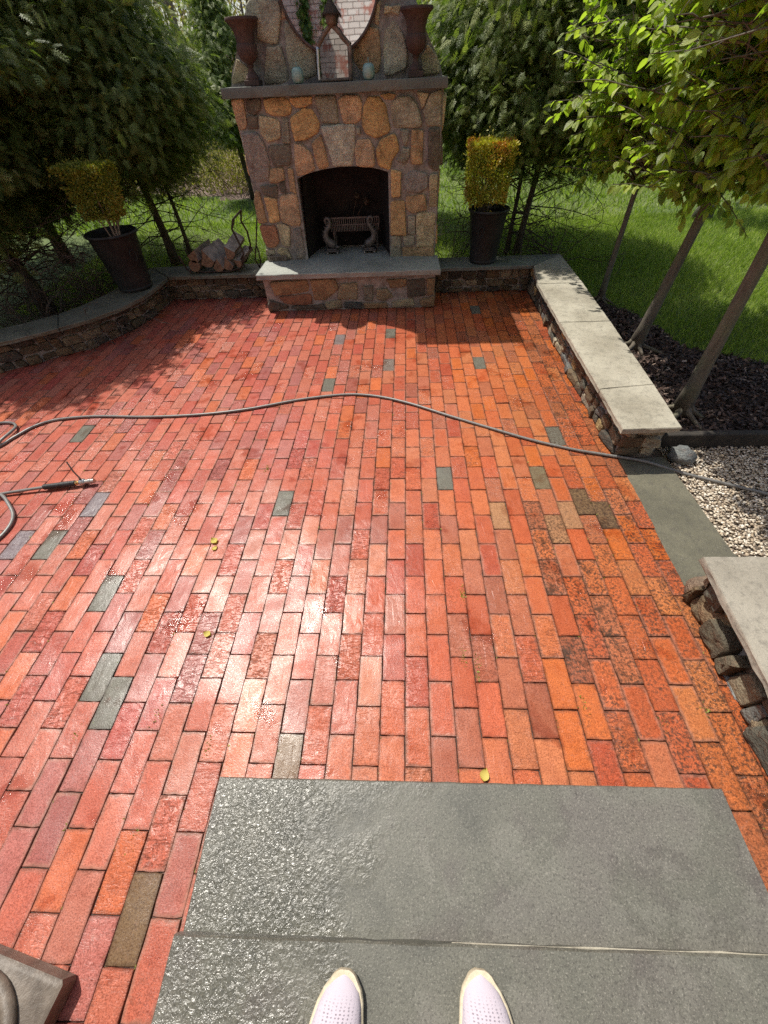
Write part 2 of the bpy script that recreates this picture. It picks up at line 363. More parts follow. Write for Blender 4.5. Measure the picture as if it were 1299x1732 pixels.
class MB:
    def __init__(s):
        s.v = []; s.f = []; s.mi = []; s.c = []
        s.col = (0.5, 0.5, 0.5); s.cur = 0; s.smooth = False
    def add(s, vs, fs, col=None, mi=None):
        b = len(s.v)
        s.v += [tuple(p) for p in vs]
        s.f += [tuple(b + i for i in f) for f in fs]
        s.mi += [s.cur if mi is None else mi] * len(fs)
        s.c += [col or s.col] * len(vs)
        return b
    def box(s, x0, x1, y0, y1, z0, z1, col=None, mi=None, bev=0.0):
        if bev <= 0:
            vs = [(x, y, z) for z in (z0, z1) for x, y in ((x0, y0), (x1, y0), (x1, y1), (x0, y1))]
            fs = [(3, 2, 1, 0), (4, 5, 6, 7)] + [(i, (i + 1) % 4, (i + 1) % 4 + 4, i + 4) for i in range(4)]
            s.add(vs, fs, col, mi)
        else:
            e = bev
            def ring(d, z):
                return [(x0 + d + e, y0 + d, z), (x1 - d - e, y0 + d, z), (x1 - d, y0 + d + e, z), (x1 - d, y1 - d - e, z),
                        (x1 - d - e, y1 - d, z), (x0 + d + e, y1 - d, z), (x0 + d, y1 - d - e, z), (x0 + d, y0 + d + e, z)]
            vs = ring(e, z0) + ring(0, z0 + e) + ring(0, z1 - e) + ring(e, z1)
            fs = [tuple(range(7, -1, -1)), tuple(range(24, 32))]
            for r in range(3):
                fs += [(r * 8 + i, r * 8 + (i + 1) % 8, r * 8 + 8 + (i + 1) % 8, r * 8 + 8 + i) for i in range(8)]
            s.add(vs, fs, col, mi)
    def lathe(s, prof, c, n=32, col=None, mi=None, flute=0.0, fz=(0, 0), nf=20, cap=True, sq=None):
        vs = []; fs = []
        for r, z in prof:
            for i in range(n):
                a = 2 * pi * i / n
                rr = r
                if flute and fz[0] < z < fz[1]:
                    rr *= 1 + flute * abs(sin(a * nf / 2))
                vs.append((c[0] + rr * cos(a), c[1] + rr * sin(a), c[2] + z))
        for j in range(len(prof) - 1):
            for i in range(n):
                fs.append((j * n + i, j * n + (i + 1) % n, (j + 1) * n + (i + 1) % n, (j + 1) * n + i))
        if cap:
            fs.append(tuple(range(n - 1, -1, -1)))
            fs.append(tuple((len(prof) - 1) * n + i for i in range(n)))
        s.add(vs, fs, col, mi)
    def tube(s, pts, rad, n=8, col=None, mi=None, cap=True, wob=0.0):
        pts = [Vector(p) for p in pts]
        if not hasattr(rad, '__len__'): rad = [rad] * len(pts)
        vs = []; fs = []
        up = None
        for i, p in enumerate(pts):
            t = (pts[min(i + 1, len(pts) - 1)] - pts[max(i - 1, 0)])
            if t.length < 1e-9: t = Vector((0, 0, 1))
            t.normalize()
            if up is None:
                up = Vector((0, 0, 1)) if abs(t.z) < 0.9 else Vector((0, 1, 0))
            u = (up - t * up.dot(t))
            if u.length < 1e-6: u = t.orthogonal()
            u.normalize(); up = u
            b = t.cross(u)
            for j in range(n):
                a = 2 * pi * j / n
                r = rad[i] * (1 + (random.uniform(-wob, wob) if wob else 0))
                vs.append(p + (u * cos(a) + b * sin(a)) * r)
        for i in range(len(pts) - 1):
            for j in range(n):
                fs.append((i * n + j, i * n + (j + 1) % n, (i + 1) * n + (j + 1) % n, (i + 1) * n + j))
        if cap:
            fs.append(tuple(range(n - 1, -1, -1)))
            fs.append(tuple((len(pts) - 1) * n + j for j in range(n)))
        s.add(vs, fs, col, mi)
    def build(s, name, mat, parent=None, smooth=False, auto=None, loc=None):
        mats = mat if isinstance(mat, (list, tuple)) else [mat]
        me = bpy.data.meshes.new(name)
        off = wloc(parent) if parent is not None else Vector(loc or (0, 0, 0))
        me.from_pydata([(p[0] - off.x, p[1] - off.y, p[2] - off.z) for p in s.v], [], s.f)
        for m in mats: me.materials.append(m)
        if len(mats) > 1:
            me.polygons.foreach_set("material_index", s.mi)
        a = me.color_attributes.new("col", 'FLOAT_COLOR', 'POINT')
        a.data.foreach_set("color", np.array([(*c, 1.0) for c in s.c], dtype=np.float32).ravel())
        if smooth: me.shade_smooth()
        if auto is not None:
            me.shade_smooth(); me.set_sharp_from_angle(angle=R(auto))
        me.update()
        o = bpy.data.objects.new(name, me)
        COL.objects.link(o)
        if parent is not None: o.parent = parent
        elif loc: o.location = loc
        return o

def thing(name, loc, label, cat, group=None, rz=0):
    o = bpy.data.objects.new(name, None)
    o.empty_display_size = 0.1
    COL.objects.link(o)
    o.location = loc
    o.rotation_euler = (0, 0, rz)
    return tag(o, label, cat, group)
def tag(o, label, cat, group=None):
    o['label'] = label; o['category'] = cat
    if group: o['group'] = group
    return o
def struct(o, kind='structure', label=None, cat=None):
    o['kind'] = kind
    if label: o['label'] = label
    if cat: o['category'] = cat
    return o

def npmesh(name, V, F, mat, parent=None, attrs=None, smooth=False):
    """V (n,3) world coordinates, F (m,k) equal-sided faces"""
    me = bpy.data.meshes.new(name)
    off = np.array(wloc(parent)) if parent is not None else np.zeros(3)
    V = (np.asarray(V, dtype=np.float64) - off).astype(np.float32)
    F = np.asarray(F, dtype=np.int32)
    k_ = F.shape[1]
    me.vertices.add(len(V)); me.vertices.foreach_set("co", V.ravel())
    me.loops.add(F.size); me.loops.foreach_set("vertex_index", F.ravel())
    me.polygons.add(len(F))
    me.polygons.foreach_set("loop_start", np.arange(0, F.size, k_, dtype=np.int32))
    me.polygons.foreach_set("loop_total", np.full(len(F), k_, dtype=np.int32))
    me.materials.append(mat)
    for nm, arr in (attrs or {}).items():
        arr = np.asarray(arr, dtype=np.float32)
        if arr.ndim == 1:
            a = me.attributes.new(nm, 'FLOAT', 'POINT'); a.data.foreach_set("value", arr)
        else:
            a = me.attributes.new(nm, 'FLOAT_VECTOR', 'POINT'); a.data.foreach_set("vector", arr.ravel())
    if smooth: me.polygons.foreach_set("use_smooth", np.ones(len(F), dtype=bool))
    me.update(calc_edges=True)
    me.validate()
    o = bpy.data.objects.new(name, me)
    COL.objects.link(o)
    if parent is not None: o.parent = parent
    return o

def scatter(TV, TF, P, X, Y, Z, S):
    """replicate template (verts TV, faces TF) at P with axes X,Y,Z (n,3) and scale S (n,)"""
    n = len(P); t = len(TV)
    V = (TV[None, :, 0, None] * X[:, None, :] + TV[None, :, 1, None] * Y[:, None, :] + TV[None, :, 2, None] * Z[:, None, :]) * S[:, None, None] + P[:, None, :]
    F = (TF[None, :, :] + (np.arange(n) * t)[:, None, None]).reshape(-1, TF.shape[1])
    return V.reshape(-1, 3), F
def norm(a):
    return a / np.maximum(1e-9, np.linalg.norm(a, axis=-1, keepdims=True))
def frames(dirs, ups, roll=None):
    Y = norm(dirs); X = norm(np.cross(Y, ups)); Z = np.cross(X, Y)
    if roll is not None:
        c, s_ = np.cos(roll)[:, None], np.sin(roll)[:, None]
        X, Z = X * c + Z * s_, Z * c - X * s_
    return X, Y, Z

# value noise for vertex displacement
def vnoise(p, f=1.0, seed=0):
    x, y, z = p[0] * f + seed * 1.7, p[1] * f + seed * 3.1, p[2] * f - seed
    return (sin(x * 1.9 + 1.3 * sin(y * 2.3 + z)) + sin(y * 2.7 - 1.1 * sin(z * 1.7 + x * 1.3)) + sin(z * 2.3 + 1.7 * sin(x * 2.1 - y))) / 3

# stone: a rounded, uneven boss over a 2D outline; f maps (u,v,d) to the world
def chaikin(p, it=2, q=0.25):
    for _ in range(it):
        o = []
        for i in range(len(p)):
            a, b = p[i], p[(i + 1) % len(p)]
            o.append((a[0] * (1 - q) + b[0] * q, a[1] * (1 - q) + b[1] * q))
            o.append((a[0] * q + b[0] * (1 - q), a[1] * q + b[1] * (1 - q)))
        p = o
    return p
def stone(mb, poly, f, depth, col, it=2, q=0.2, back=0.01, grow=1.0):
    if grow != 1.0:
        gx_ = sum(a[0] for a in poly) / len(poly); gy_ = sum(a[1] for a in poly) / len(poly)
        poly = [(gx_ + (a[0] - gx_) * grow, gy_ + (a[1] - gy_) * grow) for a in poly]
    if len(poly) <= 5 and it > 1:
        poly = [w_ for i_ in range(len(poly)) for w_ in (poly[i_], ((poly[i_][0] + poly[(i_ + 1) % len(poly)][0]) / 2, (poly[i_][1] + poly[(i_ + 1) % len(poly)][1]) / 2))]
    p = chaikin(poly, it, q)
    n = len(p)
    cx = sum(a[0] for a in p) / n; cy = sum(a[1] for a in p) / n
    sd_ = random.random() * 50
    size = max(max(a[0] for a in p) - min(a[0] for a in p), max(a[1] for a in p) - min(a[1] for a in p))
    tx, ty = random.uniform(-.12, .12), random.uniform(-.12, .12)
    vs = []
    rings = [(1.0, -back), (1.0, 0.5 * depth), (0.97, 0.82 * depth), (0.90, 0.98 * depth), (0.6, 1.04 * depth), (0.3, 1.0 * depth)]
    for s_, d in rings:
        for a in p:
            u = cx + (a[0] - cx) * s_; v = cy + (a[1] - cy) * s_
            dd = d
            if d > 0:
                dd = d + depth * (0.26 * vnoise((u, v, sd_), 14) + .2 * vnoise((v, u, sd_), 33)) * (1.1 - s_ * 0.6) + ((u - cx) * tx + (v - cy) * ty)
                wv = 0.006 * vnoise((u, v, sd_ + 5), 30)
                u += wv; v += 0.006 * vnoise((v, u, sd_ + 9), 30)
            vs.append(f(u, v, dd))
    vs.append(f(cx, cy, depth * 1.04 + depth * 0.3 * vnoise((cx, cy, sd_), 14)))
    fs = []
    m = len(rings)
    for r in range(m - 1):
        for i in range(n):
            fs.append((r * n + i, r * n + (i + 1) % n, (r + 1) * n + (i + 1) % n, (r + 1) * n + i))
    for i in range(n):
        fs.append(((m - 1) * n + i, (m - 1) * n + (i + 1) % n, m * n))
    jit = random.uniform(0.88, 1.12)
    mb.add(vs, fs, tuple(c * jit for c in col))

def rubble(mb, L, z0, z1, f, cols, rows=(0.05, 0.10), wid=(0.07, 0.22), depth=0.03, gap=0.006, coarse=1.0):
    z = z0
    rowsl = []
    while z < z1 - 0.02:
        h = random.uniform(*rows)
        if z + h > z1 - rows[0] * 0.7: h = z1 - z
        rowsl.append((z, min(z1, z + h))); z += h
    for (a, b) in rowsl:
        u = random.uniform(-0.1, 0)
        while u < L:
            w_ = random.uniform(*wid) * coarse
            u0, u1 = max(u, 0), min(u + w_, L)
            if u1 - u0 > 0.03:
                j = lambda t: random.uniform(-t, t)
                hh = (b - a)
                tilt = j(0.18) * hh
                lo = a + gap / 2 + random.choice((0, 0, 0.1, 0.2)) * hh * random.random(); hi = b - gap / 2 - random.choice((0, 0, .1, .2)) * hh * random.random()
                um = (u0 + u1) / 2
                p = [(u0 + gap / 2 + j(.01), lo + max(0, tilt)), (um + j(.03), lo - abs(j(.004))), (u1 - gap / 2 + j(.01), lo + max(0, -tilt)),
                     (u1 - gap / 2 - abs(j(.015)), hi - abs(j(.01))), (um + j(.03), hi + j(.005)), (u0 + gap / 2 + abs(j(.015)), hi - abs(j(.01)))]
                stone(mb, p, f, depth * random.uniform(.4, 1.4), random.choice(cols), 1, random.uniform(.07, .16))
            u += w_

def slab(mb, outline, z0, z1, rough=0.003, step=0.05, bev=0.006, col=None):
    pts = []
    n = len(outline)
    for i in range(n):
        a = Vector((*outline[i], 0)); b = Vector((*outline[(i + 1) % n], 0))
        k_ = max(1, int((b - a).length / step))
        for j in range(k_):
            pts.append(a.lerp(b, j / k_))
    m = len(pts)
    cen = sum(pts, Vector()) / m
    def ring(ins, z, r, sd_):
        o = []
        for i, p in enumerate(pts):
            t = (pts[(i + 1) % m] - pts[i - 1]); t.normalize()
            nn = Vector((t.y, -t.x, 0))
            q = p - nn * ins + nn * r * vnoise((p.x, p.y, sd_), 25) + nn * random.uniform(-r, r) * 0.3
            o.append((q.x, q.y, z + (vnoise((p.x, p.y, 3), 8) * 0.0015)))
        return o
    area = sum(pts[i].x * pts[(i + 1) % m].y - pts[(i + 1) % m].x * pts[i].y for i in range(m))
    if area < 0: pts.reverse()
    zm = (z0 + z1) / 2
    R_ = [ring(bev, z0, rough, 1), ring(0, z0 + bev, rough * 1.5, 2), ring(rough * 0.8, zm, rough * 2, 9), ring(0, z1 - bev, rough, 4), ring(bev * 0.8, z1, rough * 0.5, 4)]
    vs = [p for r in R_ for p in r]
    fs = [tuple(range(m - 1, -1, -1)), tuple(range(4 * m, 5 * m))]
    for r in range(4):
        fs += [(r * m + i, r * m + (i + 1) % m, (r + 1) * m + (i + 1) % m, (r + 1) * m + i) for i in range(m)]
    mb.add(vs, fs, col)

FRONT=[('p',[(-1.447,1.583),(-1.336,1.579),(-1.353,1.436),(-1.379,1.405),(-1.434,1.401),(-1.445,1.456)]),('d',[(-1.319,1.584),(-1.193,1.579),(-1.207,1.515),(-1.264,1.486),(-1.324,1.502)]),('o',[(-1.165,1.578),(-0.959,1.577),(-0.933,1.516),(-0.951,1.487),(-0.992,1.468),(-1.103,1.478),(-1.158,1.502)]),('o',[(-0.943,1.576),(-0.746,1.574),(-0.753,1.537),(-0.82,1.518),(-0.908,1.518)]),('g',[(-0.723,1.574),(-0.543,1.57),(-0.539,1.413),(-0.685,1.418),(-0.702,1.486)]),('d',[(-1.335,1.48),(-1.25,1.477),(-1.265,1.398),(-1.347,1.401)]),('t',[(-1.226,1.477),(-1.063,1.446),(-1.078,1.333),(-1.205,1.313),(-1.246,1.374),(-1.243,1.432)]),('g',[(-1.036,1.453),(-0.978,1.457),(-0.993,1.3),(-1.06,1.302)]),('ob',[(-0.959,1.451),(-0.839,1.506),(-0.767,1.505),(-0.705,1.419),(-0.728,1.356),(-0.843,1.316),(-0.94,1.313),(-0.954,1.382)]),('v',[(-1.411,1.368),(-1.281,1.369),(-1.237,1.302),(-1.219,1.178),(-1.262,1.048),(-1.37,1.031),(-1.427,1.08),(-1.431,1.278)]),('d',[(-1.203,1.286),(-1.003,1.291),(-1.002,1.221),(-1.036,1.146),(-1.171,1.144),(-1.201,1.215)]),('p',[(-0.957,1.29),(-0.891,1.285),(-0.814,1.221),(-0.799,1.112),(-0.887,1.083),(-0.977,1.072),(-0.981,1.17)]),('b',[(-0.794,1.284),(-0.705,1.344),(-0.657,1.127),(-0.76,1.111),(-0.781,1.188)]),('b',[(-1.22,1.126),(-1.105,1.129),(-1.103,1.043),(-1.203,1.019),(-1.253,1.034)]),('b',[(-1.059,1.121),(-1.011,1.119),(-1.013,0.944),(-1.073,0.96)]),('d',[(-1.351,1.003),(-1.189,1.005),(-1.208,0.908),(-1.332,0.94)]),('d',[(-1.163,1.018),(-1.105,1.036),(-1.114,0.947),(-1.162,0.949)]),('b',[(-1.415,0.975),(-1.377,0.96),(-1.362,0.727),(-1.453,0.714),(-1.449,0.88)]),('o',[(-1.334,0.923),(-1.223,0.897),(-1.229,0.723),(-1.334,0.711)]),('p',[(-1.187,0.92),(-1.058,0.933),(-1.01,0.927),(-1.021,0.683),(-1.125,0.686),(-1.215,0.728)]),('r',[(-1.45,0.691),(-1.286,0.686),(-1.28,0.538),(-1.333,0.5),(-1.414,0.497),(-1.445,0.554)]),('t',[(-1.267,0.696),(-1.236,0.705),(-1.141,0.671),(-1.171,0.507),(-1.254,0.523),(-1.26,0.619)]),('v',[(-1.105,0.644),(-1.024,0.657),(-1.027,0.4),(-1.132,0.392)]),('g',[(-1.439,0.478),(-1.346,0.475),(-1.35,0.433),(-1.444,0.435)]),('t',[(-1.327,0.455),(-1.28,0.496),(-1.21,0.483),(-1.179,0.393),(-1.225,0.385)]),('k',[(-0.691,1.392),(-0.391,1.397),(-0.438,1.125),(-0.612,1.127)]),('p',[(-0.512,1.55),(-0.469,1.571),(-0.337,1.564),(-0.323,1.527),(-0.338,1.435),(-0.374,1.407),(-0.487,1.41),(-0.515,1.496)]),('ob',[(-0.267,1.552),(-0.174,1.553),(-0.122,1.51),(-0.083,1.369),(-0.102,1.336),(-0.21,1.311),(-0.298,1.337),(-0.328,1.4),(-0.311,1.489)]),('o',[(-0.161,1.564),(-0.095,1.572),(-0.026,1.565),(-0.049,1.537),(-0.127,1.541)]),('gb',[(-0.072,1.508),(-0.003,1.547),(0.106,1.543),(0.152,1.495),(0.201,1.382),(0.174,1.361),(-0.036,1.363),(-0.066,1.42)]),('t',[(0.156,1.568),(0.248,1.559),(0.217,1.482),(0.195,1.472)]),('gb',[(0.264,1.553),(0.357,1.571),(0.365,1.361),(0.254,1.362),(0.206,1.455)]),('g',[(-0.381,1.379),(-0.343,1.378),(-0.347,1.332),(-0.379,1.333)]),('p',[(-0.383,1.296),(-0.276,1.299),(-0.232,1.244),(-0.235,1.113),(-0.399,1.119),(-0.41,1.213)]),('ob',[(-0.169,1.289),(-0.037,1.326),(0.002,1.224),(-0.065,1.155),(-0.092,1.085),(-0.194,1.113),(-0.211,1.219)]),('g',[(0.006,1.348),(0.092,1.345),(0.084,1.276),(0.045,1.242)]),('g',[(0.03,1.232),(0.093,1.224),(0.094,1.162),(0.045,1.126),(-0.023,1.148)]),('b',[(0.111,1.344),(0.214,1.335),(0.214,1.118),(0.107,1.121)]),('d',[(0.264,1.339),(0.363,1.341),(0.37,1.069),(0.322,1.07),(0.269,1.109)]),('o',[(-0.082,1.079),(0.014,1.071),(0.009,0.891),(-0.077,0.876)]),('v',[(0.039,1.033),(0.14,1.075),(0.266,1.037),(0.263,0.938),(0.188,0.907),(0.048,0.926)]),('t',[(0.29,1.03),(0.359,1.034),(0.368,0.794),(0.293,0.796)]),('o',[(-0.086,0.848),(0.048,0.843),(0.069,0.571),(-0.092,0.573)]),('b',[(0.065,0.881),(0.245,0.89),(0.269,0.773),(0.12,0.75),(0.066,0.794)]),('t',[(0.172,0.742),(0.357,0.744),(0.355,0.456),(0.18,0.461)]),('g',[(0.086,0.721),(0.159,0.727),(0.159,0.572),(0.087,0.571)]),('g',[(-0.087,0.556),(0.009,0.553),(0.013,0.366),(-0.097,0.369)]),('g',[(0.027,0.561),(0.149,0.557),(0.155,0.471),(0.048,0.47)]),('b',[(0.023,0.454),(0.355,0.449),(0.36,0.365),(0.034,0.365)])]
UPPER=[('gb',[(-1.201,2.075),(-1.161,2.099),(-0.947,2.091),(-0.934,2.025),(-0.999,1.881),(-1.061,1.879),(-1.159,1.906),(-1.128,1.988),(-1.21,2.022)]),('p',[(-0.909,2.089),(-0.902,2.085),(-0.888,2.006),(-0.927,1.994)]),('gb',[(-0.916,1.971),(-0.865,1.978),(-0.798,1.907),(-0.695,1.837),(-0.699,1.708),(-0.796,1.683),(-0.918,1.721),(-0.926,1.864)]),('t',[(-1.424,1.724),(-1.358,1.807),(-1.28,1.759),(-1.294,1.688),(-1.449,1.667)]),('g',[(-1.094,1.861),(-0.973,1.866),(-0.954,1.768),(-0.946,1.665),(-1.162,1.662)]),('t',[(-0.14,2.06),(-0.155,1.95),(-0.187,1.951),(-0.194,1.976),(-0.164,2.052)]),('t',[(-0.112,2.035),(0.011,2.026),(0.005,1.988),(-0.114,1.997)]),('gb',[(-0.115,1.962),(-0.029,1.969),(0.049,1.867),(0.072,1.772),(0.05,1.708),(-0.067,1.674),(-0.125,1.686)]),('b',[(-0.336,1.871),(-0.222,1.932),(-0.159,1.915),(-0.151,1.759),(-0.171,1.693),(-0.323,1.679),(-0.388,1.767)]),('t',[(0.188,1.768),(0.239,1.829),(0.32,1.763),(0.352,1.666),(0.206,1.664)])]
HFRONT=[('b',[(-1.344,0.297),(-0.965,0.296),(-0.966,0.19),(-1.323,0.161)]),('b',[(-0.921,0.301),(-0.671,0.302),(-0.65,0.215),(-0.791,0.104),(-0.918,0.107)]),('t',[(-0.623,0.252),(-0.445,0.256),(-0.459,0.103),(-0.67,0.114)]),('d',[(-1.408,0.122),(-1.216,0.055),(-1.223,0.023),(-1.438,0.011),(-1.429,0.082)]),('r',[(-1.29,0.145),(-0.952,0.17),(-0.951,0.073),(-1.063,0.058),(-1.247,0.086)]),('t',[(-0.804,0.08),(-0.642,0.101),(-0.633,0.02),(-0.786,0.012)]),('s',[(-0.595,0.074),(-0.415,0.069),(-0.42,0.006),(-0.602,0.011)]),('g',[(-0.387,0.221),(-0.285,0.227),(-0.293,0.09),(-0.378,0.089)]),('t',[(-0.243,0.192),(-0.137,0.198),(-0.07,0.115),(-0.178,0.079),(-0.247,0.106)]),('b',[(-0.131,0.283),(0.067,0.283),(0.058,0.216),(-0.101,0.203)]),('d',[(0.083,0.265),(0.253,0.277),(0.26,0.118),(0.084,0.114)]),('b',[(0.278,0.276),(0.359,0.28),(0.36,0.129),(0.285,0.123)]),('t',[(-0.082,0.069),(0.136,0.098),(0.156,0.026),(-0.083,0.006)]),('b',[(-0.381,0.06),(-0.145,0.053),(-0.128,0.005),(-0.384,0.007)]),('b',[(0.21,0.082),(0.361,0.109),(0.362,0.01),(0.231,0.005)]),('d',[(-1.174,0.054),(-0.97,0.049),(-0.839,0.063),(-0.809,0.012),(-1.163,0.02)])]
PC={'o': (0.46, 0.27, 0.135), 'ob': (0.50, 0.29, 0.135), 'p': (0.46, 0.29, 0.19), 't': (0.4, 0.31, 0.21), 'g': (0.26, 0.22, 0.18), 'gb': (0.33, 0.28, 0.22), 'd': (0.14, 0.11, 0.09), 'v': (0.23, 0.185, 0.175), 'k': (0.5, 0.44, 0.38), 'r': (0.3, 0.13, 0.08), 'b': (0.36, 0.22, 0.13), 's': (0.1, 0.1, 0.1)}
# ============================================================ the setting
PZ = 0.0
# ---- patio: every brick modelled, laid in running bond
LB = [(-5.4, 2.50), (-4.4, 2.90), (-3.69, 3.20), (-3.447, 3.348), (-3.28, 3.495), (-3.031, 3.633), (-2.853, 4.006), (-2.744, 4.52), (-2.70, 4.88)]
def left_limit(Y):
    for (x0, y0), (x1, y1) in zip(LB[:-1], LB[1:]):
        if y0 <= Y <= y1: return x0 + (x1 - x0) * (Y - y0) / (y1 - y0)
    return -5.4
PAL = [((0.50, 0.125, 0.062), 12), ((0.52, 0.150, 0.075), 10), ((0.47, 0.110, 0.060), 8), ((0.50, 0.165, 0.088), 4), ((0.43, 0.088, 0.052), 2),
       ((0.43, 0.135, 0.085), 6), ((0.36, 0.11, 0.072), 2), ((0.55, 0.140, 0.050), 4)]
PC_, PW_ = [p[0] for p in PAL], [p[1] for p in PAL]
GREY = [(-0.578, 2.893), (-0.707, 1.535), (-1.487, 0.933), (-1.313, 0.566), (-1.175, 0.422), (-1.984, 1.229), (-2.372, 2.223), (1.063, 2.171), (0.29, 1.745), (0.70, 3.152), (0.778, 4.364), (-0.093, 3.821)]
BROWN = [(-0.817, -0.172), (1.132, 1.41), (-0.414, 0.257), (1.08, 1.50)]
TAN = [(0.566, 1.457), (0.95, 1.5), (0.88, 1.25)]
mb_v, mb_f, mb_c, mb_wr, mb_d, mb_e, mb_r = [], [], [], [], [], [], []
def put_brick(x0, x1, y0, y1, xs):
    cx_, cy_ = (x0 + x1) / 2, (y0 + y1) / 2
    g = 0.0008
    col = random.choices(PC_, PW_)[0]
    wr = random.uniform(.5, 1.0) if random.random() < 0.12 else (random.uniform(.1, .4) if random.random() < 0.3 else 0.0)
    kind = None
    for L_, nm in ((GREY, 'g'), (BROWN, 'b'), (TAN, 't')):
        for gx_, gy_ in L_:
            if abs(gx_ - cx_ - 0.002) <= 0.0493 and abs(gy_ - cy_) <= 0.1024: kind = nm
    if kind == 'g': col = (0.165, 0.155, 0.135); wr = 0.0
    elif kind == 'b': col = (0.19, 0.115, 0.065); wr = 0
    elif kind == 't': col = (0.40, 0.20, 0.11); wr = 0
    elif random.random() < 0.004: col = (0.22, 0.17, 0.14)
    j_ = random.uniform(0.90, 1.08)
    if kind: j_ = 1.0
    # wet sheen put into the colour: pinker on the left, more orange on the right
    t = max(0, min(1, (cx_ + 1.0) / 2.2))
    if not kind: col = (col[0] * j_ * (0.97 + 0.08 * t), col[1] * j_ * (1.0 + 0.06 * t), col[2] * j_ * (1.40 - 0.65 * t))
    d = 0.0
    if cx_ > 0.6: d = (cx_ - 0.6) * 0.75
    if cx_ > 1.15 and cy_ > 2: d += 0.35
    d += random.choice((0, 0, .03, .08, .12, .25)) * (1.0 if cx_ > -0.9 else 0.4)
    if cx_ > 0.75 and cy_ < 1.6: d += random.choice((0, .15, .4, .7, 1.0))
    z = random.uniform(-0.0016, 0.0016)
    tx, ty = random.gauss(0, .014), random.gauss(0, .011)
    base = len(mb_v)
    nx, ny = 4, 7
    def ring(ins, zz, jj):
        out = []
        X0, X1, Y0, Y1 = x0 + g + ins, x1 - g - ins, y0 + g + ins, y1 - g - ins
        seq = [(X0 + (X1 - X0) * i / nx, Y0) for i in range(nx)] + [(X1, Y0 + (Y1 - Y0) * i / ny) for i in range(ny)] + \
              [(X1 - (X1 - X0) * i / nx, Y1) for i in range(nx)] + [(X0, Y1 - (Y1 - Y0) * i / ny) for i in range(ny)]
        for x, y in seq:
            a, b = xs[len(out)]
            out.append((x + a * jj, y + b * jj, zz + z + (x - cx_) * tx + (y - cy_) * ty))
        return out
    m = 2 * (nx + ny)
    xs = [(random.gauss(0, 0.0008), random.gauss(0, 0.0008)) for _ in range(m)]
    for c_ in (0, nx, nx + ny, 2 * nx + ny):
        r_ = random.uniform(0.0, 0.0018)
        sx = 1 if c_ in (0, 2 * nx + ny) else -1; sy = 1 if c_ in (0, nx) else -1
        xs[c_] = (sx * r_, sy * r_)
    R1, R2, R3 = ring(0, -0.022, 1), ring(0.0002, -0.0024, 1), ring(0.0016, 0.0, 1)
    s1, s2 = random.random() * 40, random.uniform(.2, 1.0)
    R4 = [(p[0], p[1], p[2] + .0009 * s2 * vnoise((p[0], p[1], s1), 32) + (.0016 * wr * vnoise((p[1], p[0], s1), 70))) for p in ring(0.014, 0.0003, 2.2)]
    R5 = [(p[0], p[1], p[2] + .0011 * s2 * vnoise((p[0], p[1], s1 + 3), 32) + (.0020 * wr * vnoise((p[1], p[0], s1), 70))) for p in ring(0.032, 0.0003, 3.0)]
    mb_v.extend(R1 + R2 + R3 + R4 + R5)
    for r in range(4):
        mb_f.extend([(base + r * m + i, base + r * m + (i + 1) % m, base + (r + 1) * m + (i + 1) % m, base + (r + 1) * m + i) for i in range(m)])
    mb_f.append(tuple(base + 4 * m + i for i in range(m)))
    n_ = 5 * m
    mb_e.extend([1.0] * (3 * m) + [0.35] * m + [0.0] * m); mb_r.extend([random.choice((0, 0, .2, .5, 1.0)) if not kind else 0] * n_)
    mb_c.extend([(*col, 1)] * n_); mb_wr.extend([wr] * n_); mb_d.extend([min(d, 1.1)] * n_)
PX, PYL = 0.0985, 0.2048
for i in range(-53, 14):
    for kk in range(-8, 23):
        ph = 0.325 if i % 2 == 0 else 0.2235
        y0 = ph + PYL * kk; y1 = y0 + PYL
        x0 = 0.1105 + PX * i + 0.0125 * ((y0 + y1) / 2 - 0.3); x1 = x0 + PX
        if y1 > 4.95 or y0 < -1.25: continue
        if y0 > 2.4 and x0 < left_limit(y0) - 0.12: continue
        cyc = (y0 + y1) / 2
        lim = 1.47 if cyc > 4.0 else (1.42 if cyc > 1.95 else (1.385 if cyc > 1.0 else 1.36 + 0.04 * sin(cyc * 9)))
        if x0 > lim - 0.035: continue
        x1 = min(x1, lim + 0.02) if cyc < 1.95 else x1
        if x1 - x0 < 0.03: continue
        put_brick(x0, x1, y0, y1, None)
me = bpy.data.meshes.new("brick_patio")
me.from_pydata(mb_v, [], mb_f)
me.materials.append(M['brick'])
a = me.color_attributes.new("col", 'FLOAT_COLOR', 'POINT'); a.data.foreach_set("color", np.array(mb_c, dtype=np.float32).ravel())
a = me.attributes.new("wr", 'FLOAT', 'POINT'); a.data.foreach_set("value", np.array(mb_wr, dtype=np.float32))
a = me.attributes.new("dirt", 'FLOAT', 'POINT'); a.data.foreach_set("value", np.array(mb_d, dtype=np.float32))
a = me.attributes.new("edge", 'FLOAT', 'POINT'); a.data.foreach_set("value", np.array(mb_e, dtype=np.float32))
a = me.attributes.new("rim", 'FLOAT', 'POINT'); a.data.foreach_set("value", np.array(mb_r, dtype=np.float32))
po = bpy.data.objects.new("brick_patio", me); COL.objects.link(po); struct(po)

def poly_sheet(name, pts, z, mat, kind='structure'):
    me = bpy.data.meshes.new(name)
    me.from_pydata([(x, y, z) for x, y in pts], [], [tuple(range(len(pts)))])
    me.materials.append(mat); me.update()
    o = bpy.data.objects.new(name, me); COL.objects.link(o)
    return struct(o, kind)
poly_sheet("patio_bedding", [(-5.6, -1.7), (1.5, -1.7), (1.5, 4.95), (-2.8, 4.95), (-3.1, 3.9), (-3.9, 3.25), (-5.6, 2.5)], -0.0085, M['joint'])

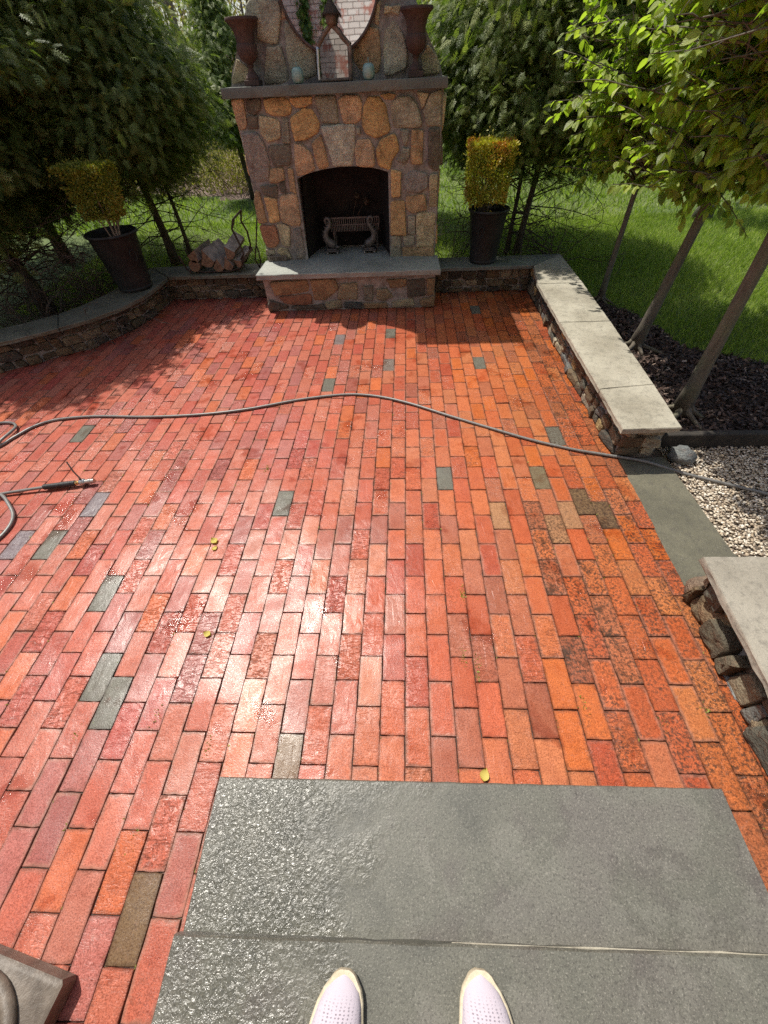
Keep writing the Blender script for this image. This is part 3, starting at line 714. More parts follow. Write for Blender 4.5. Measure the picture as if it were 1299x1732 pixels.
# ---- ground: lawn running into rough woodland floor, one sheet to the horizon
def ground_z(x, y):
    base = -0.03
    if -5.7 < x < 1.6 and -1.8 < y < 5.0: base = -0.06
    if x > 1.3 and y < 2.05 and x < 4.2: base = -0.06
    far = max(0, math.hypot(x * 0.8, y) - 17)
    return base + 0.06 * max(0, far) * (0.8 + 0.2 * sin(x * .2)) * (1 if far < 60 else 60 / far)
gv, gf, gm = [], [], []
xs_ = [-300, -150, -80, -50, -35, -28] + [-24 + i for i in range(49)] + [28, 35, 50, 80, 150, 300]
ys_ = [-200, -60, -25, -12, -6, -4] + [-3 + 0.5 * i for i in range(30)] + [13 + i for i in range(24)] + [40, 48, 60, 80, 120, 200, 400]
for y in ys_:
    for x in xs_:
        gv.append((x, y, ground_z(x, y) + (0.02 * vnoise((x, y, 0), .7) if y > 5.5 else 0)))
nx_ = len(xs_)
def lawn_edge(x):
    return 17.0 + 1.2 * sin(x * 0.5) if x > -1 else 10.6 + 0.8 * sin(x * 0.8)
for j in range(len(ys_) - 1):
    for i in range(nx_ - 1):
        gf.append((j * nx_ + i, j * nx_ + i + 1, (j + 1) * nx_ + i + 1, (j + 1) * nx_ + i))
        yc = (ys_[j] + ys_[j + 1]) / 2; xc = (xs_[i] + xs_[i + 1]) / 2
        gm.append(1 if yc > lawn_edge(xc) else 0)
me = bpy.data.meshes.new("ground"); me.from_pydata(gv, [], gf)
me.materials.append(M['turf']); me.materials.append(M['litter'])
me.polygons.foreach_set("material_index", gm); me.shade_smooth()
go = bpy.data.objects.new("ground", me); COL.objects.link(go); struct(go)
# mulch bed and gravel
BED = [(1.62, 2.08), (2.66, 2.10), (2.62, 2.46), (2.55, 2.8), (2.50, 3.06), (2.50, 3.4), (2.46, 3.72), (2.35, 4.12), (2.07, 4.53), (1.9, 4.9), (1.62, 4.9)]
BED = [(x + (0.55 if 2.0 < y < 3.2 and x > 2 else 0.0), y) for x, y in BED]
poly_sheet("mulch_bed", BED, 0.0, M['mulch'])
poly_sheet("gravel_base", [(1.37, -1.5), (4.0, -1.5), (4.0, 2.05), (1.37, 2.05)], -0.028, M['gravelbed'])

# ============================================================ low walls
WC = [(0.075, 0.056, 0.04), (0.11, 0.07, 0.042), (0.05, 0.04, 0.034), (0.13, 0.092, 0.062), (0.085, 0.055, 0.035), (0.07, 0.06, 0.05), (0.19, 0.14, 0.10)]
WCR = WC + [(0.30, 0.19, 0.09), (0.10, 0.09, 0.09), (0.24, 0.19, 0.15)]
ZC0, ZC1 = 0.232, 0.27
def path_f(pts):
    P_ = [Vector((x, y, 0)) for x, y in pts]
    L_ = [0]
    for a, b in zip(P_[:-1], P_[1:]): L_.append(L_[-1] + (b - a).length)
    def f(u, v, d):
        u = max(0, min(u, L_[-1] - 1e-6))
        for i in range(len(P_) - 1):
            if L_[i] <= u <= L_[i + 1]:
                t = (u - L_[i]) / (L_[i + 1] - L_[i])
                p = P_[i].lerp(P_[i + 1], t)
                tan = (P_[i + 1] - P_[i]).normalized()
                if t > 0.5 and i + 2 < len(P_): tan = tan.lerp((P_[i + 2] - P_[i + 1]).normalized(), t - 0.5).normalized()
                if t < 0.5 and i > 0: tan = tan.lerp((P_[i] - P_[i - 1]).normalized(), 0.5 - t).normalized()
                nn = Vector((tan.y, -tan.x, 0))
                q = p + nn * d
                return (q.x, q.y, v)
        return tuple(P_[-1])
    return f, L_[-1]
def offset_path(pts, d):
    out = []
    for i, p in enumerate(pts):
        a = Vector(pts[max(0, i - 1)]); b = Vector(pts[min(len(pts) - 1, i + 1)])
        t = (b - a).normalized()
        out.append((p[0] - t.y * -d * -1 if False else p[0] + t.y * d, p[1] - t.x * d))
    return out
def low_wall(name, loc, label, front, thick, cap_front, cap_back, joints, capmat, cols, cat='wall', rows=(0.045, 0.09), depth=0.03, ends=None, gapfill=True):
    """front: base line with the seen face on its right-hand side (left to right seen from the patio)"""
    t = thing(name, loc, label, cat)
    core = MB()
    back = offset_path(front, -thick)
    n = len(front)
    vs = [(x, y, -0.05) for x, y in front] + [(x, y, ZC0) for x, y in front] + [(x, y, -0.05) for x, y in back] + [(x, y, ZC0) for x, y in back]
    fs = []
    for i in range(n - 1):
        fs += [(i, i + 1, n + i + 1, n + i), (2 * n + i + 1, 2 * n + i, 3 * n + i, 3 * n + i + 1), (n + i, n + i + 1, 3 * n + i + 1, 3 * n + i)]
    fs += [(0, n, 3 * n, 2 * n), (n - 1, 2 * n + n - 1, 3 * n + n - 1, n + n - 1)]
    core.add(vs, fs)
    core.build("wall_core", M['mortar'], t)
    st = MB()
    f, L_ = path_f(front)
    rubble(st, L_, 0.0, ZC0, f, cols, rows, (0.06, 0.20), depth)
    fb, Lb = path_f(back[::-1])
    rubble(st, Lb, 0.0, ZC0, fb, cols, rows, (0.08, 0.22), depth * .7)
    for (p0, p1) in (ends or []):
        fe, Le = path_f([p0, p1])
        rubble(st, Le, 0.0, ZC0, fe, cols, (0.06, 0.10), (0.10, 0.25), 0.03)
    st.build("rubble_facing", M['stone'], t, auto=50)
    js = [0] + joints + [len(cap_front) - 1]
    for a, b in zip(js[:-1], js[1:]):
        cf = cap_front[a:b + 1]; cb = cap_back[a:b + 1]
        def shrink(p, q, e=0.0016):
            v = (Vector(q) - Vector(p)).normalized() * e
            return (p[0] + v.x, p[1] + v.y)
        cf = [shrink(cf[0], cf[1])] + cf[1:-1] + [shrink(cf[-1], cf[-2])]
        cb = [shrink(cb[0], cb[1])] + cb[1:-1] + [shrink(cb[-1], cb[-2])]
        c = MB(); slab(c, cf + cb[::-1], ZC0 + 0.001, ZC1 + random.uniform(-.001, .001), 0.004)
        c.build("cap_stone", capmat, t, auto=40)
    return t

# left curved wall
LF = [(-5.4, 2.50), (-4.4, 2.90), (-3.69, 3.20), (-3.447, 3.348), (-3.28, 3.495), (-3.031, 3.66), (-2.87, 3.95), (-2.76, 4.25), (-2.72, 4.52), (-2.70, 4.85)]
CF = [(-5.45, 2.40), (-4.4, 2.80), (-3.75, 3.07), (-3.394, 3.271), (-3.111, 3.484), (-2.918, 3.656), (-2.73, 3.902), (-2.63, 4.2), (-2.6, 4.5), (-2.6, 4.745)]
CBK = [(-5.3, 2.80), (-4.3, 3.15), (-3.80, 3.42), (-3.545, 3.591), (-3.302, 3.80), (-3.18, 3.98), (-3.075, 4.276), (-3.02, 4.5), (-2.98, 4.8), (-2.94, 5.10)]
low_wall("garden_wall", (-3.2, 3.6, 0), "low curved fieldstone wall with a mossy slate cap in the shade of the left cedars", LF, 0.30, CF, CBK, [2, 4, 7], M['lcap'], WC)
# back wall, left and right of the fireplace
low_wall("garden_wall", (-2.0, 4.9, 0), "low stone wall section carrying the firewood rack, left of the fireplace", [(-2.70, 4.86), (-1.45, 4.86)], 0.26,
         [(-2.597, 4.75), (-2.0, 4.75), (-1.455, 4.75)], [(-2.93, 5.10), (-2.0, 5.12), (-1.455, 5.12)], [1], M['lcap'], WC)
low_wall("garden_wall", (0.9, 4.9, 0), "short low stone wall behind the patio, between the fireplace and the right corner", [(0.40, 4.84), (1.46, 4.84)], 0.30,
         [(0.395, 4.75), (1.435, 4.75)], [(0.395, 5.10), (1.81, 5.10)], [], M['mantel'], WC)
# right wall
RF = [(1.47, 4.84), (1.45, 4.2), (1.41, 3.4), (1.385, 2.6), (1.395, 1.97)]
RCF = [(1.438, 4.746), (1.36, 4.21), (1.335, 3.334), (1.315, 2.31), (1.302, 1.875)]
RCB = [(1.815, 5.10), (1.79, 4.21), (1.745, 3.334), (1.685, 2.36), (1.645, 1.885)]
low_wall("garden_wall", (1.5, 3.3, 0), "long low rubble wall with a sunlit pale cap along the right side of the patio", RF, 0.24, RCF, RCB, [1, 2, 3],
         M['cap'], WCR, rows=(0.045, 0.085), depth=0.024, ends=[((1.38, 1.955), (1.62, 1.965))])
# near right wall
NF = [(1.40, 0.93), (1.375, 0.5), (1.35, 0.1), (1.33, -0.6)]
NCF = [(1.305, 0.985), (1.275, 0.62), (1.245, 0.2), (1.20, -0.6)]
NCB = [(1.72, 0.985), (1.72, 0.62), (1.70, 0.2), (1.68, -0.6)]
low_wall("garden_wall", (1.5, 0.3, 0), "near stone wall with a grey cap above boulders, at the lower right beside the slate", NF, 0.26, NCF, NCB, [2], M['nearcap'], WCR,
         rows=(0.09, 0.14), depth=0.05, ends=[((1.385, 0.915), (1.66, 0.93))][:0])
# loose rocks at the foot of the near wall and by the gravel
def boulder(name, c, r, col, label, cat='rock', seed=0, group=None, flat=1.0):
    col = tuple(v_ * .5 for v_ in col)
    mb = MB(); n1, n2 = 14, 9
    vs, fs = [], []
    for j in range(n2 + 1):
        th = pi * j / n2
        for i in range(n1):
            a_ = 2 * pi * i / n1
            d = Vector((sin(th) * cos(a_), sin(th) * sin(a_), cos(th)))
            k_ = 1 + 0.20 * vnoise((d.x, d.y, d.z), 2.1, seed) + 0.07 * vnoise((d.x, d.y, d.z), 6, seed + 3)
            k_ = min(k_, 1.06)
            vs.append((c[0] + d.x * r[0] * k_, c[1] + d.y * r[1] * k_, c[2] + d.z * r[2] * k_ * flat))
    for j in range(n2):
        for i in range(n1):
            fs.append((j * n1 + i, j * n1 + (i + 1) % n1, (j + 1) * n1 + (i + 1) % n1, (j + 1) * n1 + i)[::-1])
    mb.add(vs, fs, col)
    o = mb.build(name, M['stone'], None, auto=42, loc=(c[0], c[1], 0))
    me_ = o.data
    for v in me_.vertices: v.co.z += 0
    return tag(o, label, cat, group)
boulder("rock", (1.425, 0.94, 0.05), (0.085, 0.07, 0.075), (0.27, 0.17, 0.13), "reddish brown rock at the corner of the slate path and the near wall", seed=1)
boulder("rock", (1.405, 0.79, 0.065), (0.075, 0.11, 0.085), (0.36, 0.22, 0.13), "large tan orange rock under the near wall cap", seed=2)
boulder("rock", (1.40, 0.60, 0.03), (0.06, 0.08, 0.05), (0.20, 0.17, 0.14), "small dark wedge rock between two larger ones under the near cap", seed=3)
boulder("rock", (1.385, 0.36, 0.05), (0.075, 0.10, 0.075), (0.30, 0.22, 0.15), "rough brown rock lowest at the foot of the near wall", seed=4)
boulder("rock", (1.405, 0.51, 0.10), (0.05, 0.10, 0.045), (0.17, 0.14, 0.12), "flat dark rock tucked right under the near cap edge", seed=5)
boulder("rock", (1.79, 1.93, 0.02), (0.085, 0.075, 0.055), (0.25, 0.235, 0.25), "angular bluish grey rock on the gravel by the end of the long wall", seed=8)
def flagpiece(x0, x1, y0, y1, col, label, sk=0.02):
    mb = MB(); stone(mb, [(x0, y0), (x1, y0 + sk), (x1 + 0.01, y1), (x0 + 0.01, y1 - sk)], lambda u, v, d: (u, v, d - 0.004), 0.014, col, 1, 0.12, 0.02)
    return tag(mb.build("edging_stone", M['stone'], None, auto=50, loc=((x0 + x1) / 2, (y0 + y1) / 2, 0)), label, 'edging stone')
flagpiece(1.325, 1.40, 0.46, 0.62, (0.15, 0.14, 0.15), "dark slate piece edging the bricks below the near wall")
flagpiece(1.315, 1.385, 0.20, 0.40, (0.26, 0.20, 0.16), "brownish slate piece edging the bricks at the far lower right", 0.01)
# slate path slab
mb = MB(); slab(mb, [(1.405, 1.93), (1.375, 0.99), (1.80, 0.96), (1.715, 1.19), (1.70, 1.94)], -0.03, 0.004, 0.003)
struct(mb.build("slate_path", M['slate'], None, auto=40))
# timber edging
mb = MB(); mb.box(1.66, 4.2, 2.05, 2.10, -0.04, 0.085, bev=0.006)
tag(mb.build("timber_edging", M['timber'], None, loc=(2.9, 2.07, 0)), "dark weathered timber board holding the mulch bed back from the gravel", 'edging board')

# ============================================================ steps
def slab_obj(name, outline, z0, z1, mat, label, cat):
    t = thing(name, (outline[0][0], outline[0][1], 0), label, cat)
    c = MB(); slab(c, outline, z0, z1, 0.0016, 0.05, 0.005); c.build("tread", mat, t, auto=40)
    return t
s1 = slab_obj("step", [(-0.616, 0.163), (1.020, 0.166), (1.020, -0.30), (-0.606, -0.30)], 0.115, 0.16, M['tread'], "lower bluestone step, glistening wet on its left, meeting the brick patio", 'step')
c = MB(); c.box(-0.585, 0.99, -0.30, 0.135, -0.02, 0.114); c.build("riser", M['red'], s1)
s2 = slab_obj("step", [(-0.574, -0.180), (1.10, -0.172), (1.10, -1.0), (-0.574, -1.0)], 0.255, 0.30, M['tread'], "upper bluestone step on which the person in pale shoes stands", 'step')
c = MB(); c.box(-0.55, 1.08, -1.0, -0.203, 0.10, 0.254); c.build("riser", M['mortar'], s2)
c = MB(); c.tube([(0.12 + i * 0.04, -0.1795 + 0.0084 * (i * .04 + .69) / 1.674 + 0.0004 * sin(i * 1.7), 0.288) for i in range(24)], [0.0016 + 0.0010 * sin(i * .9) for i in range(24)], 5, wob=.3); c.build("mortar_bead", M['cap'], s2)
s3 = thing("stoop", (0.25, -1.3, 0), "stone stoop under the house door behind the camera", 'stoop')
c = MB(); slab(c, [(-0.7, -1.0), (1.2, -1.0), (1.2, -1.68), (-0.7, -1.68)], 0.40, 0.45, 0.002); c.build("tread", M['tread'], s3, auto=40)
c = MB(); c.box(-0.68, 1.18, -1.66, -1.005, -0.02, 0.40); c.build("riser", M['red'], s3)

# ============================================================ house behind the camera (seen in the mirrors)
h = thing("house", (0, -1.7, 0), "whitewashed brick house wall with a dark door, seen only in the mirrors", 'house')
c = MB()
c.box(-5.6, -0.30, -2.0, -1.70, -0.1, 6.2); c.box(0.78, 5.0, -2.0, -1.70, -0.1, 6.2); c.box(-0.30, 0.78, -2.0, -1.70, 2.55, 6.2)
c.build("wall", M['whitebrick'], h)
c = MB(); c.box(-5.4, -2.25, -1.699, -0.62, 0.3, 6.2); c.build("shade_bay", M['whitebrick'], h)  # added projection, out of view, casting shade on the left of the mirrored wall
c = MB(); c.box(-0.30, 0.78, -1.86, -1.80, 0.45, 2.55); d_ = c.build("door", M['woodpaint'], h)
c = MB(); c.lathe([(0.0, -0.03), (0.03, -0.02), (0.035, 0), (0.03, 0.02), (0, 0.03)], (0.68, -1.78, 1.45), 12, cap=False); c.build("handle", M['brass'], d_, smooth=True)
c = MB(); c.box(-0.42, -0.30, -1.72, -1.66, 0.45, 2.67); c.box(0.78, 0.90, -1.72, -1.66, 0.45, 2.67); c.box(-0.30, 0.78, -1.72, -1.66, 2.55, 2.67); c.build("door_frame", M['trim'], h)
c = MB(); c.box(-5.8, 5.2, -2.6, -1.35, 6.2, 6.35); c.build("roof", M['woodpaint'], h)

# ============================================================ fireplace
FY = 4.83
fp = thing("outdoor_fireplace", (-0.53, 4.83, 0), "tall fieldstone fireplace with raised slab hearth and bluestone mantel at the back of the patio", 'fireplace')
X0, X1 = -1.435, 0.378
arch = [(-0.105, 0.39), (-0.105, 1.068), (-0.20, 1.092), (-0.283, 1.106), (-0.42, 1.118), (-0.562, 1.119), (-0.70, 1.108), (-0.80, 1.094), (-0.90, 1.073), (-0.985, 1.045), (-1.0, 0.39)]
out = [(X0, 0.0), (X0, 1.585), (X1, 1.585), (X1, 0.0), (0.10, 0.0), (-0.105, 0.0)] + arch + [(-1.0, 0.0)]
c = MB()
n = len(out)
YB = 5.62
vs = [(x, FY, z) for x, z in out] + [(x, 5.28, z) for x, z in out]
c.add(vs, [tuple(range(n))[::-1], tuple(range(n, 2 * n))] + [(i, (i + 1) % n, n + (i + 1) % n, n + i) for i in range(n)])
c.box(X0, X1, 5.282, YB, 0.0, 1.585)
c.build("chimney_body", M['mortar'], fp)
# firebox lining
c = MB()
c.add([(-0.998, 4.86, 0.38), (-0.90, 5.275, 0.38), (-0.86, 5.275, 1.2), (-0.93, 4.86, 1.15)], [(0, 1, 2, 3)])
c.add([(-0.107, 4.86, 0.38), (-0.2, 5.275, 0.38), (-0.24, 5.275, 1.2), (-0.107, 4.86, 1.15)], [(3, 2, 1, 0)])
c.add([(-0.92, 5.27, 0.38), (-0.18, 5.27, 0.38), (-0.18, 5.20, 1.2), (-0.92, 5.20, 1.2)], [(0, 1, 2, 3)])
c.build("firebox_lining", M['soot'], fp)
# facing
def stain_cols(c_): return PC[c_]
st = MB()
def fr(u, v, d): return (u, FY - d, v)
for cc, poly in FRONT:
    stone(st, [(x, z) for x, z in poly], fr, 0.022, stain_cols(cc), 2, 0.11, 0.012, 1.05)
# side faces
def sideR(u, v, d): return (X1 + d, FY + u, v)
def sideL(u, v, d): return (X0 - d, YB - u, v)
SC = [PC[k_] for k_ in 'otgbdptgb']
rubble(st, YB - FY, 0.42, 1.57, sideR, SC, (0.14, 0.26), (0.14, 0.30), 0.012, 0.016)
rubble(st, YB - FY, 0.30, 1.57, sideL, SC, (0.14, 0.26), (0.14, 0.30), 0.012, 0.016)
st.build("stone_facing", M['stone'], fp, auto=55)
# mantel
c = MB(); slab(c, [(-1.495, 4.745), (0.402, 4.745), (0.402, 5.66), (-1.495, 5.66)], 1.587, 1.652, 0.002, 0.05, 0.004)
c.build("mantel", M['mantel'], fp, auto=40)
# upper chimney with curved shoulders
UY = 4.97
UL = [(-1.462, 1.652), (-1.43, 1.735), (-1.375, 1.81), (-1.335, 1.87), (-1.28, 1.95), (-1.22, 2.04), (-1.165, 2.12), (-1.10, 2.26), (-1.04, 2.42), (-0.985, 2.6), (-0.95, 2.80), (-0.94, 3.0)]
UR = [(-0.045, 3.0), (-0.05, 2.80), (-0.075, 2.6), (-0.09, 2.42), (-0.01, 2.26), (0.085, 2.12), (0.15, 2.03), (0.20, 1.94), (0.255, 1.85), (0.305, 1.785), (0.35, 1.715), (0.372, 1.652)]
outl = UL + UR; n = len(outl)
c = MB()
vs = [(x, UY, z) for x, z in outl] + [(x, 5.58, z) for x, z in outl]
c.add(vs, [tuple(range(n)), tuple(range(2 * n - 1, n - 1, -1))] + [((i + 1) % n, i, n + i, n + (i + 1) % n) for i in range(n)])
c.build("chimney_stack", M['mortar'], fp)
st = MB()
def fu(u, v, d): return (u, UY - d, v)
st2 = MB()
for cc, poly in UPPER:
    stone(st if poly[0][0] < -0.53 else st2, [(x, z) for x, z in poly], fu, 0.020, stain_cols(cc), 2, 0.11, 0.012, 1.04)
for x0_, x1_, z0_, z1_ in [(-1.12, -0.95, 2.14, 2.34), (-0.93, -0.70, 2.64, 2.9), (-0.68, -0.40, 2.66, 2.92), (-0.37, -0.10, 2.65, 2.88), (-0.14, 0.04, 2.10, 2.28), (-1.0, -0.92, 2.40, 2.6)]:
    stone(st if x0_ < -0.45 else st2, [(x0_, z0_), (x1_, z0_ + .01), (x1_ - .01, z1_), (x0_ + .015, z1_ - .01)], fu, 0.02, random.choice(SC))
st.build("stone_facing", M['stone'], fp, auto=55)
st2.build("stone_facing", M['stone'], fp, auto=55)
c = MB(); slab(c, [(-0.985, 4.80), (-0.015, 4.80), (-0.015, 5.66), (-0.985, 5.66)], 3.001, 3.07, 0.002)
c.build("chimney_cap", M['mantel'], fp, auto=40)
# raised hearth
c = MB(); slab(c, [(-1.475, 4.36), (0.412, 4.36), (0.41, 4.828), (-0.107, 4.828), (-0.107, 5.268), (-0.997, 5.268), (-0.997, 4.828), (-1.472, 4.828)][::1], 0.325, 0.375, 0.004, 0.05, 0.007)
c.build("hearth_slab", M['hearthcap'], fp, auto=40)
c = MB(); c.box(-1.43, 0.362, 4.43, 4.829, -0.03, 0.324); c.build("hearth_base", M['mortar'], fp)
st = MB()
def fh(u, v, d): return (u, 4.43 - d, v)
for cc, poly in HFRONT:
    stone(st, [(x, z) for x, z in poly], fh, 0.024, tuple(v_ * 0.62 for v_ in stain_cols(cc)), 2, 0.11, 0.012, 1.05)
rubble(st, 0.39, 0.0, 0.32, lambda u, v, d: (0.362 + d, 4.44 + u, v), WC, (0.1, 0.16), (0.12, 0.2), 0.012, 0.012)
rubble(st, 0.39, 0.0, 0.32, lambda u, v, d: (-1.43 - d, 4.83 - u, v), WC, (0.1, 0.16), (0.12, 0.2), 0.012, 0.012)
st.build("hearth_facing", M['stone'], fp, auto=55)
# ============================================================ things on the mantel
MZ = 1.653
def urn(x, y, label):
    t = thing("urn", (x, y, MZ), label, 'urn', 'urns on the mantel')
    c = MB(); c.box(x - .062, x + .062, y - .062, y + .062, MZ, MZ + .036, bev=0.004); c.build("plinth", M['rust'], t)
    c = MB()
    c.lathe([(.055, .036), (.056, .046), (.045, .062), (.030, .078), (.023, .092), (.021, .104), (.028, .108), (.030, .114), (.024, .119), (.028, .124), (.050, .138), (.068, .158),
             (.077, .180), (.079, .205), (.077, .222), (.072, .232)], (x, y, MZ), 72, flute=0.06, fz=(.130, .2225), nf=24, cap=False)
    c.lathe([(.072, .232), (.074, .26), (.080, .285), (.092, .312), (.110, .332), (.122, .340), (.129, .346), (.130, .354), (.126, .362), (.118, .362), (.112, .352), (.085, .31), (.07, .25), (.0, .24)], (x, y, MZ), 72, cap=False)
    c.build("body", M['rust'], t, auto=35)
    return t
urn(-1.235, 4.872, "rust brown iron urn at the left end of the mantel, its rim catching the sun")
urn(0.140, 4.872, "rust brown iron urn at the right end of the mantel, wholly in shade")
def apple(x, y, label, seed):
    t = thing("ceramic_fruit", (x, y, MZ), label, 'ornament', 'ceramic fruit on the mantel')
    c = MB()
    prof = [(.0, .006), (.022, .0), (.040, .006), (.049, .028), (.0505, .048), (.048, .068), (.040, .084), (.025, .093), (.010, .091), (.0, .086)]
    c.lathe(prof, (x, y, MZ), 40, cap=False, flute=-0.035, fz=(.001, .09), nf=10)
    c.build("fruit", M['celadon'], t, smooth=True)
    c = MB(); c.tube([(x, y, MZ + .086), (x + .002, y, MZ + .10), (x - .001, y, MZ + .122)], [.004, .003, .0028], 8); c.build("stem", M['celadon'], t, smooth=True)
apple(-0.838, 4.80, "pale green ceramic fruit with a stalk, left of the small arched mirror", 1)
apple(-0.248, 4.80, "pale green ceramic fruit with a stalk, right of the small arched mirror", 2)
# large round mirror
mc = (-0.536, 4.915, 2.195)
t = thing("round_mirror", (mc[0], mc[1], mc[2]), "large round mirror in a thin dark frame hanging on the chimney above the mantel", 'mirror')
c = MB()
MR = 0.392
c.add([(mc[0] + MR * cos(2 * pi * i / 72), mc[1], mc[2] + MR * sin(2 * pi * i / 72)) for i in range(72)], [tuple(range(72))[::1]])
g = c.build("glass", M['mirror'], t)
c = MB()
ringpts = [(mc[0] + (MR) * cos(2 * pi * i / 72), mc[1] - 0.002, mc[2] + (MR) * sin(2 * pi * i / 72)) for i in range(73)]
c.tube(ringpts, 0.011, 8, cap=False); c.build("frame", M['frame'], t, smooth=True)
c = MB()
c.lathe([(MR - .02, -0.02), (MR, 0.0)], (0, 0, 0), 72); c.v = [(mc[0] + p[0], mc[1] + 0.012 - p[2], mc[2] + p[1]) for p in c.v]
c.build("backing", M['frame'], t)
# small arched mirror standing in front of it
t = thing("arched_mirror", (-0.535, 4.85, MZ), "small arched mirror in a driftwood frame standing on the mantel before the round mirror", 'mirror')
A_ = [(-0.665, MZ), (-0.661, 1.76), (-0.655, 1.845), (-0.62, 1.885), (-0.575, 1.925), (-0.530, 1.955), (-0.485, 1.925), (-0.44, 1.88), (-0.395, 1.845), (-0.398, 1.76), (-0.402, MZ)]
yb, yt = 4.845, 4.895
def ya(z): return yb + (z - MZ) * 0.12
c = MB(); ins = [(-0.532 + (x + 0.532) * 0.86, MZ + 0.012 + (z - MZ) * 0.93) for x, z in A_]
c.add([(x, ya(z), z) for x, z in ins], [tuple(range(len(ins)))]); c.build("glass", M['oldmirror'], t)
for nm, seg, mt in (("frame_side", A_[0:3], M['silver']), ("frame_side", A_[8:11], M['twigframe']), ("frame_arch", A_[2:9], M['twigframe']), ("frame_base", [A_[0], A_[-1]], M['twigframe'])):
    c = MB()
    pts_ = []
    for (xa, za), (xb, zb) in zip(seg[:-1], seg[1:]):
        for k_ in range(5): pts_.append((xa + (xb - xa) * k_ / 5, ya(za + (zb - za) * k_ / 5) - 0.004, za + (zb - za) * k_ / 5 + (0.012 if nm == 'frame_base' else 0)))
    pts_.append((seg[-1][0], ya(seg[-1][1]) - 0.004, seg[-1][1] + (0.012 if nm == 'frame_base' else 0)))
    c.tube(pts_, 0.016 if nm != 'frame_base' else 0.010, 9, wob=0.14); c.build(nm, mt, t, smooth=True)
c = MB(); c.add([(x, ya(z) + .012, z) for x, z in A_], [tuple(range(len(A_)))[::-1]]); c.build("back_panel", M['frame'], t)
# small thatched birdhouse behind the arch
t = thing("birdhouse", (-0.525, 4.885, 1.90), "tiny birdhouse with a shaggy thatched roof perched on top of the arched mirror", 'birdhouse')
c = MB(); c.lathe([(.034, 1.945 - 1.93), (.042, .03), (.046, .05), (.043, .075)], (-0.527, 4.868, 1.935), 18); c.build("house_body", M['twigframe'], t, smooth=True)
c = MB(); c.lathe([(.066, 0.0), (.060, .012), (.042, .035), (.018, .062), (.004, .082)], (-0.527, 4.868, 2.003), 22)
for i in range(90):
    a_ = random.uniform(0, 2 * pi); r_ = random.uniform(.052, .066)
    p = Vector((-0.527 + r_ * cos(a_), 4.868 + r_ * sin(a_), 2.012)); q = p + Vector((cos(a_) * .012, sin(a_) * .012, -random.uniform(.012, .026)))
    c.tube([p, q], [.0022, .0008], 3)
c.build("roof", M['thatch'], t)

# carved word plaque on the hearth
t = thing("carved_plaque", (-1.33, 4.80, 0.376), "small pale stone plaque with carved letters leaning at the left end of the hearth slab", 'plaque')
c = MB(); c.box(-1.43, -1.225, 4.785, 4.805, 0.376, 0.424, bev=0.003); c.build("stone_block", M['caststone'], t)
def text_mesh(name, s_, size, loc, rot, mat, parent, ext=0.001, align='CENTER'):
    cu = bpy.data.curves.new(name, 'FONT'); cu.body = s_; cu.size = size; cu.extrude = ext; cu.align_x = align; cu.align_y = 'CENTER'; cu.offset = 0.0006
    o = bpy.data.objects.new(name + "_tmp", cu); COL.objects.link(o)
    dg = bpy.context.evaluated_depsgraph_get()
    me = bpy.data.meshes.new_from_object(o.evaluated_get(dg))
    bpy.data.objects.remove(o); me.name = name
    me.transform(Matrix.Translation(Vector(loc) - wloc(parent)) @ Euler(rot).to_matrix().to_4x4())
    me.materials.clear(); me.materials.append(mat)
    o = bpy.data.objects.new(name, me); COL.objects.link(o); o.parent = parent
    return o
text_mesh("lettering", "NT FEET", 0.042, (-1.328, 4.7842, 0.400), (pi / 2, 0, 0), M['thatch'], t)

# ============================================================ inside the firebox
def andiron(x, y, mir, label):
    t = thing("andiron", (x, y, 0.375), label, 'andiron', 'andirons in the firebox')
    m_ = mir; z0 = 0.376
    c = MB(); c.box(x - .075, x + .075, y - .05, y + .05, z0 + .022, z0 + .036, bev=0.003); c.box(x - .06, x + .06, y - .04, y + .04, z0 + .036, z0 + .05, bev=0.004)
    c.box(x - .012, x + .012, y + .04, y + .22, z0 + .026, z0 + .044); c.build("base", M['grateiron'], t)
    for sx in (-1, 1):
        c = MB(); c.lathe([(0, 0), (.008, .003), (.0115, .011), (.008, .02), (0, .023)], (x + sx * .055, y - .035, z0), 12, cap=False); c.build("ball_foot", M['silver'], t, smooth=True)
    # dolphin: head down on the base, tail curled up into a ring
    P_ = [(-.045, .065), (-.02, .082), (.012, .10), (.040, .125), (.052, .16), (.045, .195), (.022, .225), (.002, .248), (-.012, .272), (-.010, .30), (.006, .318), (.028, .318), (.040, .298), (.034, .277), (.018, .268)]
    rad = [.034, .043, .042, .037, .033, .029, .025, .022, .019, .017, .015, .014, .012, .010, .007]
    c = MB(); c.tube([(x - m_ * p - .01 * m_, y, z0 + q) for p, q in P_], rad, 14, wob=0.06)
    c.tube([(x + m_ * .045, y - .02, z0 + .07), (x + m_ * .072, y - .03, z0 + .06), (x + m_ * .085, y - .03, z0 + .075)], [.02, .014, .004], 8)
    for k_ in range(6):
        p, q = P_[3 + k_]
        c.tube([(x - m_ * p, y - .01, z0 + q), (x - m_ * (p + .035), y - .012, z0 + q + .012), (x - m_ * (p + .045), y - .01, z0 + q + .03)], [.010, .006, .001], 5)
    c.build("dolphin_figure", M['grateiron'], t, smooth=True)
    return t
andiron(-0.745, 5.0, 1, "left scrolled dolphin andiron with ball feet in the firebox")
andiron(-0.335, 5.0, -1, "right scrolled dolphin andiron with ball feet in the firebox")
t = thing("fire_grate", (-0.50, 5.12, 0.375), "iron basket grate with a row of upright bars between the andirons", 'grate')
c = MB()
